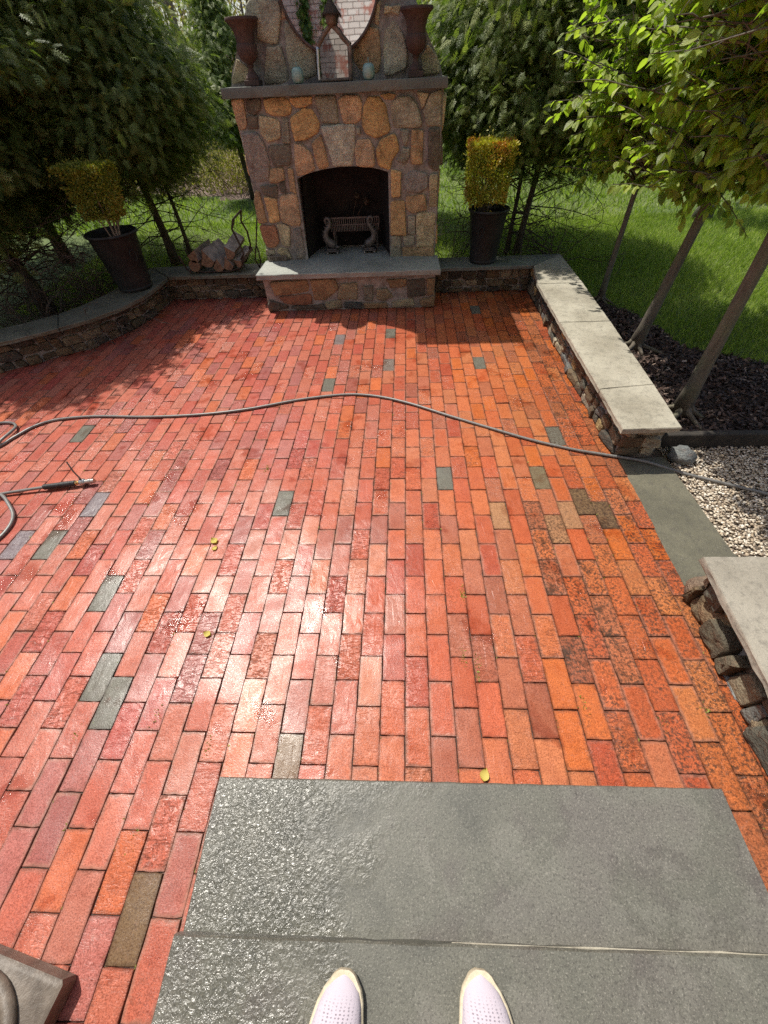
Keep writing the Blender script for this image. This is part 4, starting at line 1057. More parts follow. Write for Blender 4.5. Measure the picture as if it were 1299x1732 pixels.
c.box(-0.75, -0.22, 5.055, 5.067, .675, .688); c.box(-0.75, -0.22, 5.055, 5.067, .617, .626)
for i in range(24): c.box(-0.742 + i * .0225, -0.734 + i * .0225, 5.057, 5.065, .626, .675)
c.build("front_bars", M['grateiron'], t)
c = MB()
for i in range(30): c.box(-0.745 + i * .0178, -0.737 + i * .0178, 5.06, 5.22, .560, .568); c.box(-0.745 + i * .0178, -0.737 + i * .0178, 5.055, 5.063, .565, .617)
c.build("basket", M['grateiron'], t)
for x in (-0.72, -0.25):
    for y in (5.075, 5.21):
        c = MB(); c.box(x - .008, x + .008, y - .008, y + .008, .376, .56); c.build("leg", M['grateiron'], t)
t = thing("dried_flowers", (-0.40, 5.18, 0.57), "dried flower heads standing on the grate at the back of the firebox", 'dried flowers')
c = MB(); c.tube([(-0.46, 5.16, .57), (-0.44, 5.19, .70), (-0.38, 5.20, .78)], .004, 6); c.tube([(-0.49, 5.15, .57), (-0.50, 5.18, .70), (-0.45, 5.19, .83)], .004, 6); c.build("stems", M['thatch'], t)
for cx_, cz_, r_ in ((-0.355, .79, .045), (-0.45, .84, .035)):
    c = MB()
    for i in range(110):
        d = Vector((random.gauss(0, 1), random.gauss(0, 1), random.gauss(0, 1))).normalized() * r_ * random.uniform(.6, 1)
        p = Vector((cx_, 5.19, cz_)) + d; e = d.orthogonal().normalized() * .008; g_ = d.cross(e).normalized() * .008
        c.add([p - e, p + g_, p + e, p - g_], [(0, 1, 2, 3)])
    c.build("flower_head", M['thatch'], t)

# ============================================================ planters with clipped box
def leaf_quad_template():
    V = np.array([(0, 0, 0), (.5, .5, .06), (0, 1, 0), (-.5, .5, .06)], float)
    return V, np.array([(0, 1, 2, 3)])
def planter(x, y, z, R_, H, label, ring_dir):
    t = thing("planter", (x, y, z), label, 'planter', 'dark planters on the low wall')
    c = MB()
    rb = R_ * 0.70
    c.lathe([(rb * .9, .012), (rb, .012), (rb * 1.03, .02), (rb * 1.03, .03), (rb, .036), (R_ * .93, H * .93), (R_ * .95, H * .94), (R_, H * .955), (R_ * 1.02, H * .975), (R_, H), (R_ * .95, H), (R_ * .93, H * .98),
             (R_ * .86, H * .95), (R_ * .80, H * .93), (R_ * .78, H * .85), (0, H * .85)], (x, y, z), 48, cap=False)
    c.build("pot", M['pot'], t, auto=40)
    c = MB(); c.lathe([(0.0, .0), (rb * .92, .0), (rb * .92, .0125), (0, .0125)], (x, y, z), 24, cap=False); c.build("foot", M['pot'], t)
    c = MB(); c.lathe([(R_ * .785, H * .86), (R_ * .5, H * .875), (0, H * .88)], (x, y, z), 24, cap=False); c.build("soil", M['soil'], t)
    a_ = ring_dir; zr = z + H * .64; rr = rb + (R_ * .93 - rb) * .64 + .008
    d = Vector((cos(a_), sin(a_), 0)); s_ = Vector((-sin(a_), cos(a_), 0)); ctr = Vector((x, y, zr)) + d * rr
    c = MB(); c.tube([ctr + s_ * .030 * cos(q) + Vector((0, 0, 1)) * .045 * sin(q) + d * (.006 - .004 * sin(q)) for q in [2 * pi * i / 24 for i in range(25)]], .0045, 6, cap=False)
    rg = c.build("ring_handle", M['pot'], t, smooth=True)
    return t
def topiary(x, y, zs, zb, zt, wx, wy, n, mat, label, seed, shrink=0.0, taper=0.12):
    t = thing("box_topiary", (x, y, zs), label, 'topiary', 'clipped box plants in planters')
    r_ = np.random.default_rng(seed)
    c = MB()
    for i in range(13):
        a_ = random.uniform(0, 2 * pi); r0 = random.uniform(.01, .05); r1 = random.uniform(.05, .16)
        b = Vector((x + r0 * cos(a_), y + r0 * sin(a_), zs)); e = Vector((x + r1 * cos(a_), y + r1 * sin(a_), zb + random.uniform(.05, .25)))
        m_ = b.lerp(e, .5) + Vector((random.uniform(-.02, .02), random.uniform(-.02, .02), 0))
        c.tube([b, m_, e], [.008, .006, .003], 6)
    c.build("stems", M['twig'] if seed == 2 else M['paletwig'], t)
    # leaves near the clipped faces of a block
    P = []
    while len(P) < n:
        u = r_.uniform(-1, 1, 3)
        f_ = r_.integers(0, 8)
        d = abs(r_.normal(0, .09))
        if f_ < 4:
            ax = f_ % 2; u[ax] = (1 if f_ < 2 else -1) * (1 - d)
        elif f_ < 6: u[2] = 1 - d
        elif f_ == 6: u[2] = -1 + d * 2
        sx = wx / 2 * (1 - taper * (1 - u[2]) / 2); sy = wy / 2 * (1 - taper * (1 - u[2]) / 2)
        p = np.array([x + u[0] * sx, y + u[1] * sy, (zb + zt) / 2 + u[2] * (zt - zb) / 2])
        p += r_.normal(0, .007, 3) + (r_.normal(0, .03, 3) if r_.uniform() < .05 else 0)
        lump = vnoise(tuple(p), 9, seed) * .020
        p[:2] += (p[:2] - np.array([x, y])) * lump * 4
        p[2] += lump * .8
        if vnoise(tuple(p), 13, seed + 4) < -0.52 + shrink: continue
        P.append(p)
    P = np.array(P)
    dirs = norm(r_.normal(0, 1, (n, 3)) + norm(P - np.array([x, y, (zb + zt) / 2])) * 1.1 + np.array([0, 0, .4]))
    X, Y, Z = frames(dirs, r_.normal(0, 1, (n, 3)))
    TV, TF = leaf_quad_template()
    TV = TV * np.array([.6, 1, 1])
    V, F = scatter(TV, TF, P, X, Y, Z, r_.uniform(.016, .029, n))
    blotch = np.array([vnoise(tuple(p), 7, seed + 8) for p in P])
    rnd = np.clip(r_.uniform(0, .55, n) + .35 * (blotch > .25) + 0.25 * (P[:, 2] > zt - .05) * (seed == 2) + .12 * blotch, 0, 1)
    npmesh("foliage", V, F, mat, t, {"rnd": np.repeat(rnd, len(TV))})
    return t
planter(0.915, 4.935, .271, .205, .475, "dark round planter on the right part of the back wall", R(-115))
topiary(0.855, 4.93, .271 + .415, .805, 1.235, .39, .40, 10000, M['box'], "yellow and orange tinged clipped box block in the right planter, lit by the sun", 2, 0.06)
planter(-2.81, 4.44, .271, .235, .50, "dark round planter in the shade on the left curved wall", R(-30))
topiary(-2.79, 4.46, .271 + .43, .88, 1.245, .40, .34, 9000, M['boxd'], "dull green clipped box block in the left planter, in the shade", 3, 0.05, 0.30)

# ============================================================ firewood rack
t = thing("log_rack", (-2.0, 4.93, .271), "wrought iron twig-shaped firewood rack standing on the low wall left of the fireplace", 'log rack')
c = MB()
for y in (4.82, 5.02):
    c.tube([(-2.42, y, .45), (-2.38, y, .31), (-2.2, y, .285), (-1.9, y, .285), (-1.76, y, .32), (-1.70, y, .42)], .009, 6, wob=.1)
c.build("cradle", M['iron'], t)
for k_, (x, y) in enumerate(((-2.36, 4.82), (-2.36, 5.02), (-1.80, 4.82), (-1.80, 5.02))):
    c = MB(); c.tube([(x, y, .30), (x + .01, y, .271)], .008, 6); c.build("leg", M['iron'], t)
c = MB()
c.tube([(-1.79, 4.83, .35), (-1.70, 4.84, .44), (-1.73, 4.86, .55), (-1.77, 4.88, .66), (-1.745, 4.90, .73), (-1.65, 4.96, .80)], .010, 6, wob=.15)
c.tube([(-1.74, 5.02, .35), (-1.66, 5.02, .48), (-1.66, 5.02, .60), (-1.69, 5.0, .70), (-1.65, 4.96, .80)], .010, 6, wob=.15)
c.tube([(-1.77, 4.88, .66), (-1.74, 4.9, .70), (-1.73, 4.93, .75)], .007, 6)
c.build("end_handle", M['iron'], t, smooth=True)
t = thing("fire_iron", (-1.59, 4.92, .271), "thin wrought iron hook with a long loop at its foot, leaning beside the chimney", 'fire iron')
c = MB()
c.tube([(-1.462, 4.95, .84), (-1.53, 4.93, .62), (-1.565, 4.92, .50), (-1.60, 4.92, .42), (-1.615, 4.92, .36), (-1.585, 4.92, .282)], .0075, 6)
c.tube([(-1.565, 4.92, .50), (-1.555, 4.92, .42), (-1.56, 4.92, .35), (-1.585, 4.92, .282)], .0075, 6)
c.build("shaft", M['iron'], t, smooth=True)
def log(cx_, cz_, ang, rad, kind, label, L_=.34, yaw=0.0, pitch=0.0, y0=4.78, sides=3):
    cx_ = -2.03 + (cx_ + 2.05) * .86; cz_ = .285 + (cz_ - .29) * .84; rad = rad * .84; L_ = L_ * .92; y0 += .03
    t = thing("log", (cx_, y0 + L_ / 2, cz_), label, 'log', 'split logs in the firewood rack')
    def prof(sc_, jit):
        if sides == 3:
            base = [(0.0, 1.0), (-.30, .45), (-.80, -.35), (-.45, -.72), (0, -.82), (.45, -.72), (.80, -.35), (.30, .45)]
        else:
            base = [(cos(2 * pi * i / 12), sin(2 * pi * i / 12) * .9) for i in range(12)]
        return [((p * cos(ang) - q * sin(ang)) * rad * sc_, (p * sin(ang) + q * cos(ang)) * rad * sc_) for p, q in base]
    pr = prof(1, 0); n = len(pr)
    vs = []
    S_ = 7
    dirv = Vector((sin(yaw) * cos(pitch), cos(yaw) * cos(pitch), sin(pitch)))
    for s_ in range(S_ + 1):
        for (a, b) in pr:
            k_ = 1 + .07 * vnoise((a * 30, b * 30, s_ * .8), 1, cx_ * 9)
            p = Vector((cx_, y0, cz_)) + dirv * (L_ * s_ / S_) + Vector((a * k_, 0, b * k_))
            vs.append(tuple(p))
    c = MB()
    fs = []; mi = []
    for s_ in range(S_):
        for i in range(n):
            fs.append((s_ * n + i, (s_ + 1) * n + i, (s_ + 1) * n + (i + 1) % n, s_ * n + (i + 1) % n))
    if sides == 3:
        up_faces = {0, 1, n - 1, n - 2}
        for j, f_ in enumerate(fs): c.add([], [], None)
    c.v = vs; c.c = [(.5, .5, .5)] * len(vs)
    c.f = fs
    c.mi = [(1 if (sides == 3 and (i % n) in (0, 1, n - 1, n - 2)) else 0) for i in range(len(fs))]
    c.build("bark_and_split_faces", [M['logbark'], M['loggrey']], t, auto=45)
    c = MB(); c.add(vs[:n], [tuple(range(n))]); c.build("cut_end", M['logwood'], t)
    c = MB(); c.add(vs[-n:], [tuple(range(n - 1, -1, -1))]); c.build("cut_end", M['logwood'], t)
    return t
log(-2.34, .365, .25, .075, 0, "rough barked log lying lowest at the left end of the rack", sides=12, L_=.30)
log(-2.31, .475, -.5, .085, 0, "torn reddish log lying on top at the left end of the rack", yaw=.25, pitch=.10)
log(-2.16, .435, .15, .11, 0, "big grey topped log left of the middle of the rack", yaw=.35, pitch=.12)
log(-2.03, .36, -.1, .085, 0, "split log with a low front wedge in the middle of the rack", yaw=.38, pitch=.10)
log(-1.90, .375, .1, .085, 0, "split log with a grey ridge right of the middle of the rack", yaw=.2, pitch=.14)
log(-1.84, .50, .5, .085, 0, "silver grey split log on top at the right end of the rack", yaw=.25, pitch=.28, L_=.30)
log(-1.765, .385, .9, .060, 0, "narrow log with a bright orange cut end, lowest at the right end of the rack", yaw=.3, pitch=.25, L_=.30)

# ============================================================ hose
HP = [(-3.5, 1.45), (-3.45, 1.75), (-3.15, 1.98), (-2.93, 2.10), (-2.87, 2.22), (-2.80, 2.35), (-2.67, 2.435), (-2.385, 2.473), (-1.947, 2.455), (-1.534, 2.475), (-1.182, 2.538), (-0.831, 2.646), (-0.555, 2.704), (-0.342, 2.714), (-0.128, 2.665), (0.101, 2.561),
      (0.359, 2.408), (0.637, 2.252), (0.894, 2.114), (1.14, 2.01), (1.347, 1.947), (1.544, 1.881), (1.725, 1.802), (1.895, 1.721), (2.132, 1.61), (2.6, 1.38), (3.3, 1.2), (4.0, 1.15)]
def spline(P_, per=8):
    out = []
    P3 = [Vector(p) for p in P_]
    for i in range(len(P3) - 1):
        p0 = P3[max(0, i - 1)]; p1 = P3[i]; p2 = P3[i + 1]; p3 = P3[min(len(P3) - 1, i + 2)]
        for k_ in range(per):
            t_ = k_ / per
            out.append(0.5 * ((2 * p1) + (p2 - p0) * t_ + (2 * p0 - 5 * p1 + 4 * p2 - p3) * t_ ** 2 + (3 * p1 - p0 - 3 * p2 + p3) * t_ ** 3))
    out.append(P3[-1])
    return out
def hz(x, y):
    if x > 1.68: return -.004
    return .011 + (0.004 if x > 1.36 else 0)
HR = 0.0096
t = thing("hose", (-2.0, 2.4, 0), "long grey hose snaking across the brick patio to the gravel", 'hose')
pts_ = spline([(x, y, hz(x, y)) for x, y in HP])
c = MB(); c.tube(pts_, HR, 10)
c.build("long_run", M['hose'], t, smooth=True)
loop = [(-2.93, 2.10, .012), (-2.905, 2.16, .035), (-2.90, 2.26, .034), (-2.93, 2.345, .022), (-3.01, 2.40, .014), (-3.12, 2.40, .012), (-3.26, 2.34, .012), (-3.34, 2.2, .012), (-3.30, 2.02, .012), (-3.14, 1.92, .03), (-2.98, 1.96, .034), (-2.93, 2.10, .034), (-3.0, 2.0, .04), (-3.06, 1.80, .012), (-3.0, 1.65, .012), (-2.8, 1.58, .012)]
c = MB(); c.tube(spline(loop), HR, 10); c.build("coil", M['hose'], t, smooth=True)
end = [(-2.8, 1.58, .012), (-2.62, 1.615, .013), (-2.52, 1.638, .017), (-2.40, 1.660, .022), (-2.27, 1.683, .026)]
c = MB(); c.tube(spline(end), HR, 10); c.build("end_run", M['hose'], t, smooth=True)
lo = [(-2.56, 1.62, .034), (-2.50, 1.60, .036), (-2.43, 1.545, .03), (-2.345, 1.456, .016), (-2.31, 1.36, .012), (-2.32, 1.26, .012), (-2.37, 1.15, .012), (-2.5, 1.0, .012), (-2.7, .95, .012), (-3.0, 1.1, .012), (-3.3, 1.3, .012), (-3.5, 1.45, .012)]
c = MB(); c.tube(spline(lo), HR, 10); c.build("near_loop", M['hose'], t, smooth=True)
t = thing("hose_valve", (-2.05, 1.70, .03), "metal ball valve with an upright lever and black grip on the hose end", 'hose nozzle')
g0, g1 = Vector((-2.285, 1.681, .026)), Vector((-2.09, 1.712, .030))
c = MB(); nseg = 40
c.tube([g0.lerp(g1, i / nseg) for i in range(nseg + 1)], [.0165 + .0022 * (i % 2) for i in range(nseg + 1)], 12); c.build("grip", M['blackgrip'], t, smooth=True)
dirv = (g1 - g0).normalized()
def seg(a, b): return [g1 + dirv * a, g1 + dirv * b]
c = MB(); c.tube(seg(-.012, .012), .0145, 6); c.tube(seg(.014, .026), .0125, 12); c.build("brass_coupling", M['brass'], t)
c = MB(); c.tube([g1 + dirv * a for a in (.026, .032, .045, .058, .064)], [.014, .021, .024, .021, .015], 12); c.tube([g1 + dirv * a for a in (.064, .085, .086, .098, .099, .118)], [.0145, .0145, .017, .017, .0145, .0145], 12)
c.build("valve_body", M['steel'], t, auto=40)
c = MB(); pv = g1 + dirv * .045
c.tube([pv, pv + Vector((0, 0, .034))], .006, 8); c.tube([pv + Vector((.004, 0, .030)), pv + Vector((-.025, .02, .075)), pv + Vector((-.055, .055, .125))], .005, 6); c.build("lever", M['rust'], t)

# ============================================================ cast stone base at the lower left
t = thing("cast_stone_base", (-1.13, -0.40, 0), "square cast stone pedestal base with a round moulding at the lower left corner", 'pedestal base')
c = MB(); W_ = 0.21
c.box(-W_, W_, -W_, W_, 0.0, 0.075, bev=0.008)
rot = Matrix.Rotation(R(-11), 3, 'Z')
def place(mb, rot_, off): mb.v = [tuple(rot_ @ Vector(p) + Vector(off)) for p in mb.v]
OFF = (-1.188, -0.472, 0.0)
place(c, rot, OFF); c.build("square_slab", M['caststone'], t, auto=40)
c = MB(); c.lathe([(.175, .104), (.178, .118), (.172, .130), (.160, .134), (.150, .128), (.148, .120), (.140, .118), (.136, .128), (.128, .140), (.116, .142), (.104, .134), (.09, .15), (.07, .19), (.06, .24), (.065, .29), (.10, .33), (.14, .36), (.15, .40)], (0, 0, 0), 56)
c.v = [(p[0] * 1.08, p[1] * 1.08, p[2] - .03) for p in c.v]; place(c, rot, OFF); c.build("round_moulding", M['caststone'], t, smooth=True)

# ============================================================ fallen leaves and joint weeds
def fallen(x, y, z, s_, rz, label, col=None):
    c = MB()
    n = 6
    vs = []
    for i in range(n + 1):
        v_ = i / n; w_ = .38 * sin(pi * v_ ** .8) * s_
        yy = (v_ - .5) * s_; zz = .3 * s_ * (v_ - .5) ** 2
        for sx in (-1, 0, 1):
            vs.append((sx * w_, yy, z + .003 + zz + (abs(sx) * .18 * s_)))
    fs = []
    for i in range(n):
        for k_ in (0, 1): fs.append((i * 3 + k_, i * 3 + k_ + 1, i * 3 + k_ + 4, i * 3 + k_ + 3))
    m_ = Matrix.Rotation(rz, 3, 'Z')
    c.add([tuple(m_ @ Vector(p) + Vector((x, y, 0))) for p in vs], fs)
    return tag(c.build("fallen_leaf", M['dryleaf'], None, smooth=True, loc=(x, y, z)), label, 'leaf', 'fallen leaves on the patio')
fallen(-1.045, 1.265, 0, .05, .8, "upper of two small yellow leaves lying together left of the patio centre")
fallen(-1.025, 1.215, 0, .035, -.5, "lower of two small yellow leaves lying together left of the patio centre")
fallen(-0.905, 0.725, 0, .04, 1.2, "small pale leaf alone on a brown brick near the sun glare")
fallen(0.300, 0.205, 0, .045, -.4, "small yellow green leaf lying against the edge of the lower step")
mv = []; mf = []
r_ = np.random.default_rng(5)
WP = []
for (x, y, n_) in [(.30, .95, 60), (.272, .63, 40), (.33, .62, 30), (-.88, 1.86, 40), (1.20, .43, 20), (.73, .45, 30), (.32, .56, 25), (-.92, .0, 25), (-1.0, .38, 20), (-.62, -.28, 40), (-.75, .28, 18), (1.01, .38, 20), (-1.3, .3, 15)]:
    for i in range(n_): WP.append((x + r_.normal(0, .006), y + r_.normal(0, .022), -0.004))
for i in range(700):
    ii = r_.integers(-24, 13); yy = r_.uniform(-.3, 2.6)
    WP.append((0.1105 + PX * ii + 0.0125 * (yy - .3) + r_.normal(0, .002), yy + 0, -0.005))
WP = np.array(WP); n_ = len(WP)
Xa, Ya, Za = frames(norm(np.c_[r_.normal(0, .7, n_), r_.normal(0, .7, n_), np.ones(n_) * .7]), r_.normal(0, 1, (n_, 3)))
TV, TF = leaf_quad_template()
V, F = scatter(TV * np.array([.35, 1, 1]), TF, WP, Xa, Ya, Za, r_.uniform(.006, .018, n_))
o = npmesh("joint_moss", V, F, M['grass'], None, {"rnd": np.repeat(r_.uniform(.2, 1, n_), 4)}); struct(o, 'stuff', "tiny tufts of moss and weeds growing in the brick joints", 'moss')
# ============================================================ person (only the shoe tips are in view)
t = thing("person", (0.03, -0.36, 0.30), "person in pale lilac knit shoes with cream soles, standing on the upper step", 'person')
def shoe(tx, ty, ang, mir, label):
    """toe tip at tx,ty; shoe runs back 0.28 m"""
    zf = 0.301
    d = Vector((sin(ang), cos(ang), 0)); s_ = Vector((d.y, -d.x, 0))
    L_ = 0.285
    K = [(0, .006), (.004, .016), (.012, .027), (.026, .039), (.045, .048), (.08, .056), (.12, .061), (.155, .060), (.20, .050), (.24, .045), (.27, .036), (.285, .016)]
    def outline(l):
        for (a, wa), (b, wb) in zip(K[:-1], K[1:]):
            if a <= l <= b: return wa + (wb - wa) * (l - a) / (b - a)
        return .01
    def hgt(l):
        H_ = [(0, .030), (.03, .044), (.07, .054), (.12, .072), (.17, .092), (.21, .098), (.285, .098)]
        for (a, wa), (b, wb) in zip(H_[:-1], H_[1:]):
            if a <= l <= b: return wa + (wb - wa) * (l - a) / (b - a)
        return .09
    N = 34; Mx = 14
    def skewx(l): return mir * 0.012 * math.exp(-(l / .06) ** 2) 
    vs, luv, rn = [], [], []
    for i in range(N + 1):
        l = L_ * (i / N) ** 1.25
        wd = outline(l) + .0006; ht = hgt(l)
        for j in range(Mx + 1):
            a_ = pi * j / Mx
            x = cos(a_) * wd * (1 - .06 * sin(a_)); z = .018 + (ht - .018) * (sin(a_) ** .7)
            p = Vector((tx, ty, zf)) - d * (l + .003) + s_ * (x + skewx(l)) + Vector((0, 0, z))
            vs.append(tuple(p)); luv.append((x * 10 + .5, l * 10, 0))
            rn.append(max(0.0, min(1.0, (l - .022) * 30)) * (1.0 if abs(x) < .034 else 0.3))
    fs = []
    for i in range(N):
        for j in range(Mx):
            fs.append((i * (Mx + 1) + j, i * (Mx + 1) + j + 1, (i + 1) * (Mx + 1) + j + 1, (i + 1) * (Mx + 1) + j))
    sh = MB(); 
    # sole
    pts_ = []
    for i in range(N + 1):
        l = L_ * (i / N) ** 1.25; pts_.append((l, outline(l) + .0045))
    ring_ = [(l, w_) for l, w_ in pts_] + [(l, -w_) for l, w_ in pts_[::-1]]
    def P_(l, x, z): 
        return tuple(Vector((tx, ty, zf)) - d * (l - .003 * (1 if l < .01 else 0)) + s_ * (x + skewx(l)) + Vector((0, 0, z + .008 * math.exp(-(l / .03) ** 2))))
    vv = [P_(l, w_ * .97, 0) for l, w_ in ring_] + [P_(l, w_, .006) for l, w_ in ring_] + [P_(l, w_, .019) for l, w_ in ring_] + [P_(l, w_ * .93, .023) for l, w_ in ring_]
    m = len(ring_)
    ff = [tuple(range(m)), tuple(range(4 * m - 1, 3 * m - 1, -1))]
    for r in range(3): ff += [(r * m + (i + 1) % m, r * m + i, (r + 1) * m + i, (r + 1) * m + (i + 1) % m) for i in range(m)]
    up = npmesh("shoe", vs, fs, M['knit'], t, {"luv": np.array(luv), "rnd": np.array(rn)}, smooth=True)
    up['label'] = label
    sh.add(vv, ff); so = sh.build("sole", M['sole'], up, auto=50)
    so.location = (0, 0, 0)
shoe(-0.147, -0.222, R(2), 1, "left lilac knit shoe")
shoe(0.190, -0.214, R(3), -1, "right lilac knit shoe")
# legs and hips as one skinned surface
bm_v = [(0.025, -.42, 1.18), (0.025, -.42, 1.30), (-.075, -.42, 1.12), (-.11, -.40, .80), (-.135, -.40, .44), (-.14, -.41, .37), (.125, -.42, 1.12), (.16, -.40, .80), (.185, -.40, .44), (.19, -.41, .37),
        (0.025, -.43, 1.50), (0.025, -.43, 1.66), (0.025, -.43, 1.74), (0.025, -.42, 1.86), (-.16, -.43, 1.66), (-.23, -.42, 1.40), (-.21, -.30, 1.20), (.21, -.43, 1.66), (.28, -.42, 1.40), (.26, -.30, 1.20)]
bm_e = [(0, 1), (0, 2), (2, 3), (3, 4), (4, 5), (0, 6), (6, 7), (7, 8), (8, 9), (1, 10), (10, 11), (11, 12), (12, 13), (11, 14), (14, 15), (15, 16), (11, 17), (17, 18), (18, 19)]
rad = [.14, .13, .10, .075, .058, .055, .10, .075, .058, .055, .14, .08, .055, .10, .06, .045, .035, .06, .045, .035]
me = bpy.data.meshes.new("body"); me.from_pydata(bm_v, bm_e, [])
bo = bpy.data.objects.new("body", me); COL.objects.link(bo)
bo.modifiers.new("skin", 'SKIN'); sub = bo.modifiers.new("sub", 'SUBSURF'); sub.levels = 1; sub.render_levels = 1
for i, r in enumerate(rad):
    me.skin_vertices[0].data[i].radius = (r, r); me.skin_vertices[0].data[i].use_root = (i == 0)
dg = bpy.context.evaluated_depsgraph_get(); dg.update()
m2 = bpy.data.meshes.new_from_object(bo.evaluated_get(dg)); bpy.data.objects.remove(bo)
m2.name = "body"; m2.materials.clear(); m2.materials.append(M['trouser']); m2.transform(Matrix.Translation(-wloc(t)))
for p in m2.polygons: p.use_smooth = True
bo = bpy.data.objects.new("body", m2); COL.objects.link(bo); bo.parent = t

# ============================================================ vegetation
def spray_template(nleaf=12, seed=0):
    """a flat drooping fern-like cedar spray, 1 unit long"""
    r = np.random.default_rng(seed)
    V, F = [], []
    def droop(y): return -.32 * y * y
    def q(a, b, w0, w1):
        a = np.array(a); b = np.array(b)
        d = b - a; s = np.array([-d[1], d[0], 0]); s = s / (np.linalg.norm(s) + 1e-9)
        i = len(V)
        V.extend([a - s * w0, a + s * w0, b + s * w1, b - s * w1]); F.append((i, i + 1, i + 2, i + 3))
    for k_ in range(2):
        y0, y1 = k_ / 2, (k_ + 1) / 2
        q((0, y0, droop(y0)), (0, y1, droop(y1)), .022, .012 if k_ < 1 else .004)
    for i in range(nleaf):
        y = .08 + .84 * i / nleaf
        L_ = .46 * (1 - y) ** .65 * r.uniform(.8, 1.15) + .07
        for sx in (-1, 1):
            yy = y + r.uniform(-.02, .02); a_ = R(48) + r.uniform(-.12, .12)
            tip = (sx * L_ * sin(a_), yy + L_ * cos(a_), droop(yy + L_ * cos(a_)) - .10 * L_ + r.uniform(-.02, .02))
            mid = (sx * L_ * .55 * sin(a_), yy + L_ * .50 * cos(a_), droop(yy + .5 * L_ * cos(a_)))
            q((0, yy, droop(yy)), tip, .034, .006)
            if L_ > .22:
                for s2 in (-1, 1):
                    b0 = np.array(mid) * .5 + np.array([0, yy, droop(yy)]) * .5 if s2 > 0 else np.array(mid)
                    a2 = a_ * sx + s2 * .7
                    q(tuple(b0), (b0[0] + sin(a2) * L_ * .42, b0[1] + cos(a2) * L_ * .42, b0[2] - .03), .022, .008)
    return np.array(V, float), np.array(F)
SPR = [spray_template(6, s_) for s_ in range(3)]

def trunk_tube(mb, pts, rad, n=9, wob=0.06):
    mb.tube(pts, rad, n, wob=wob)

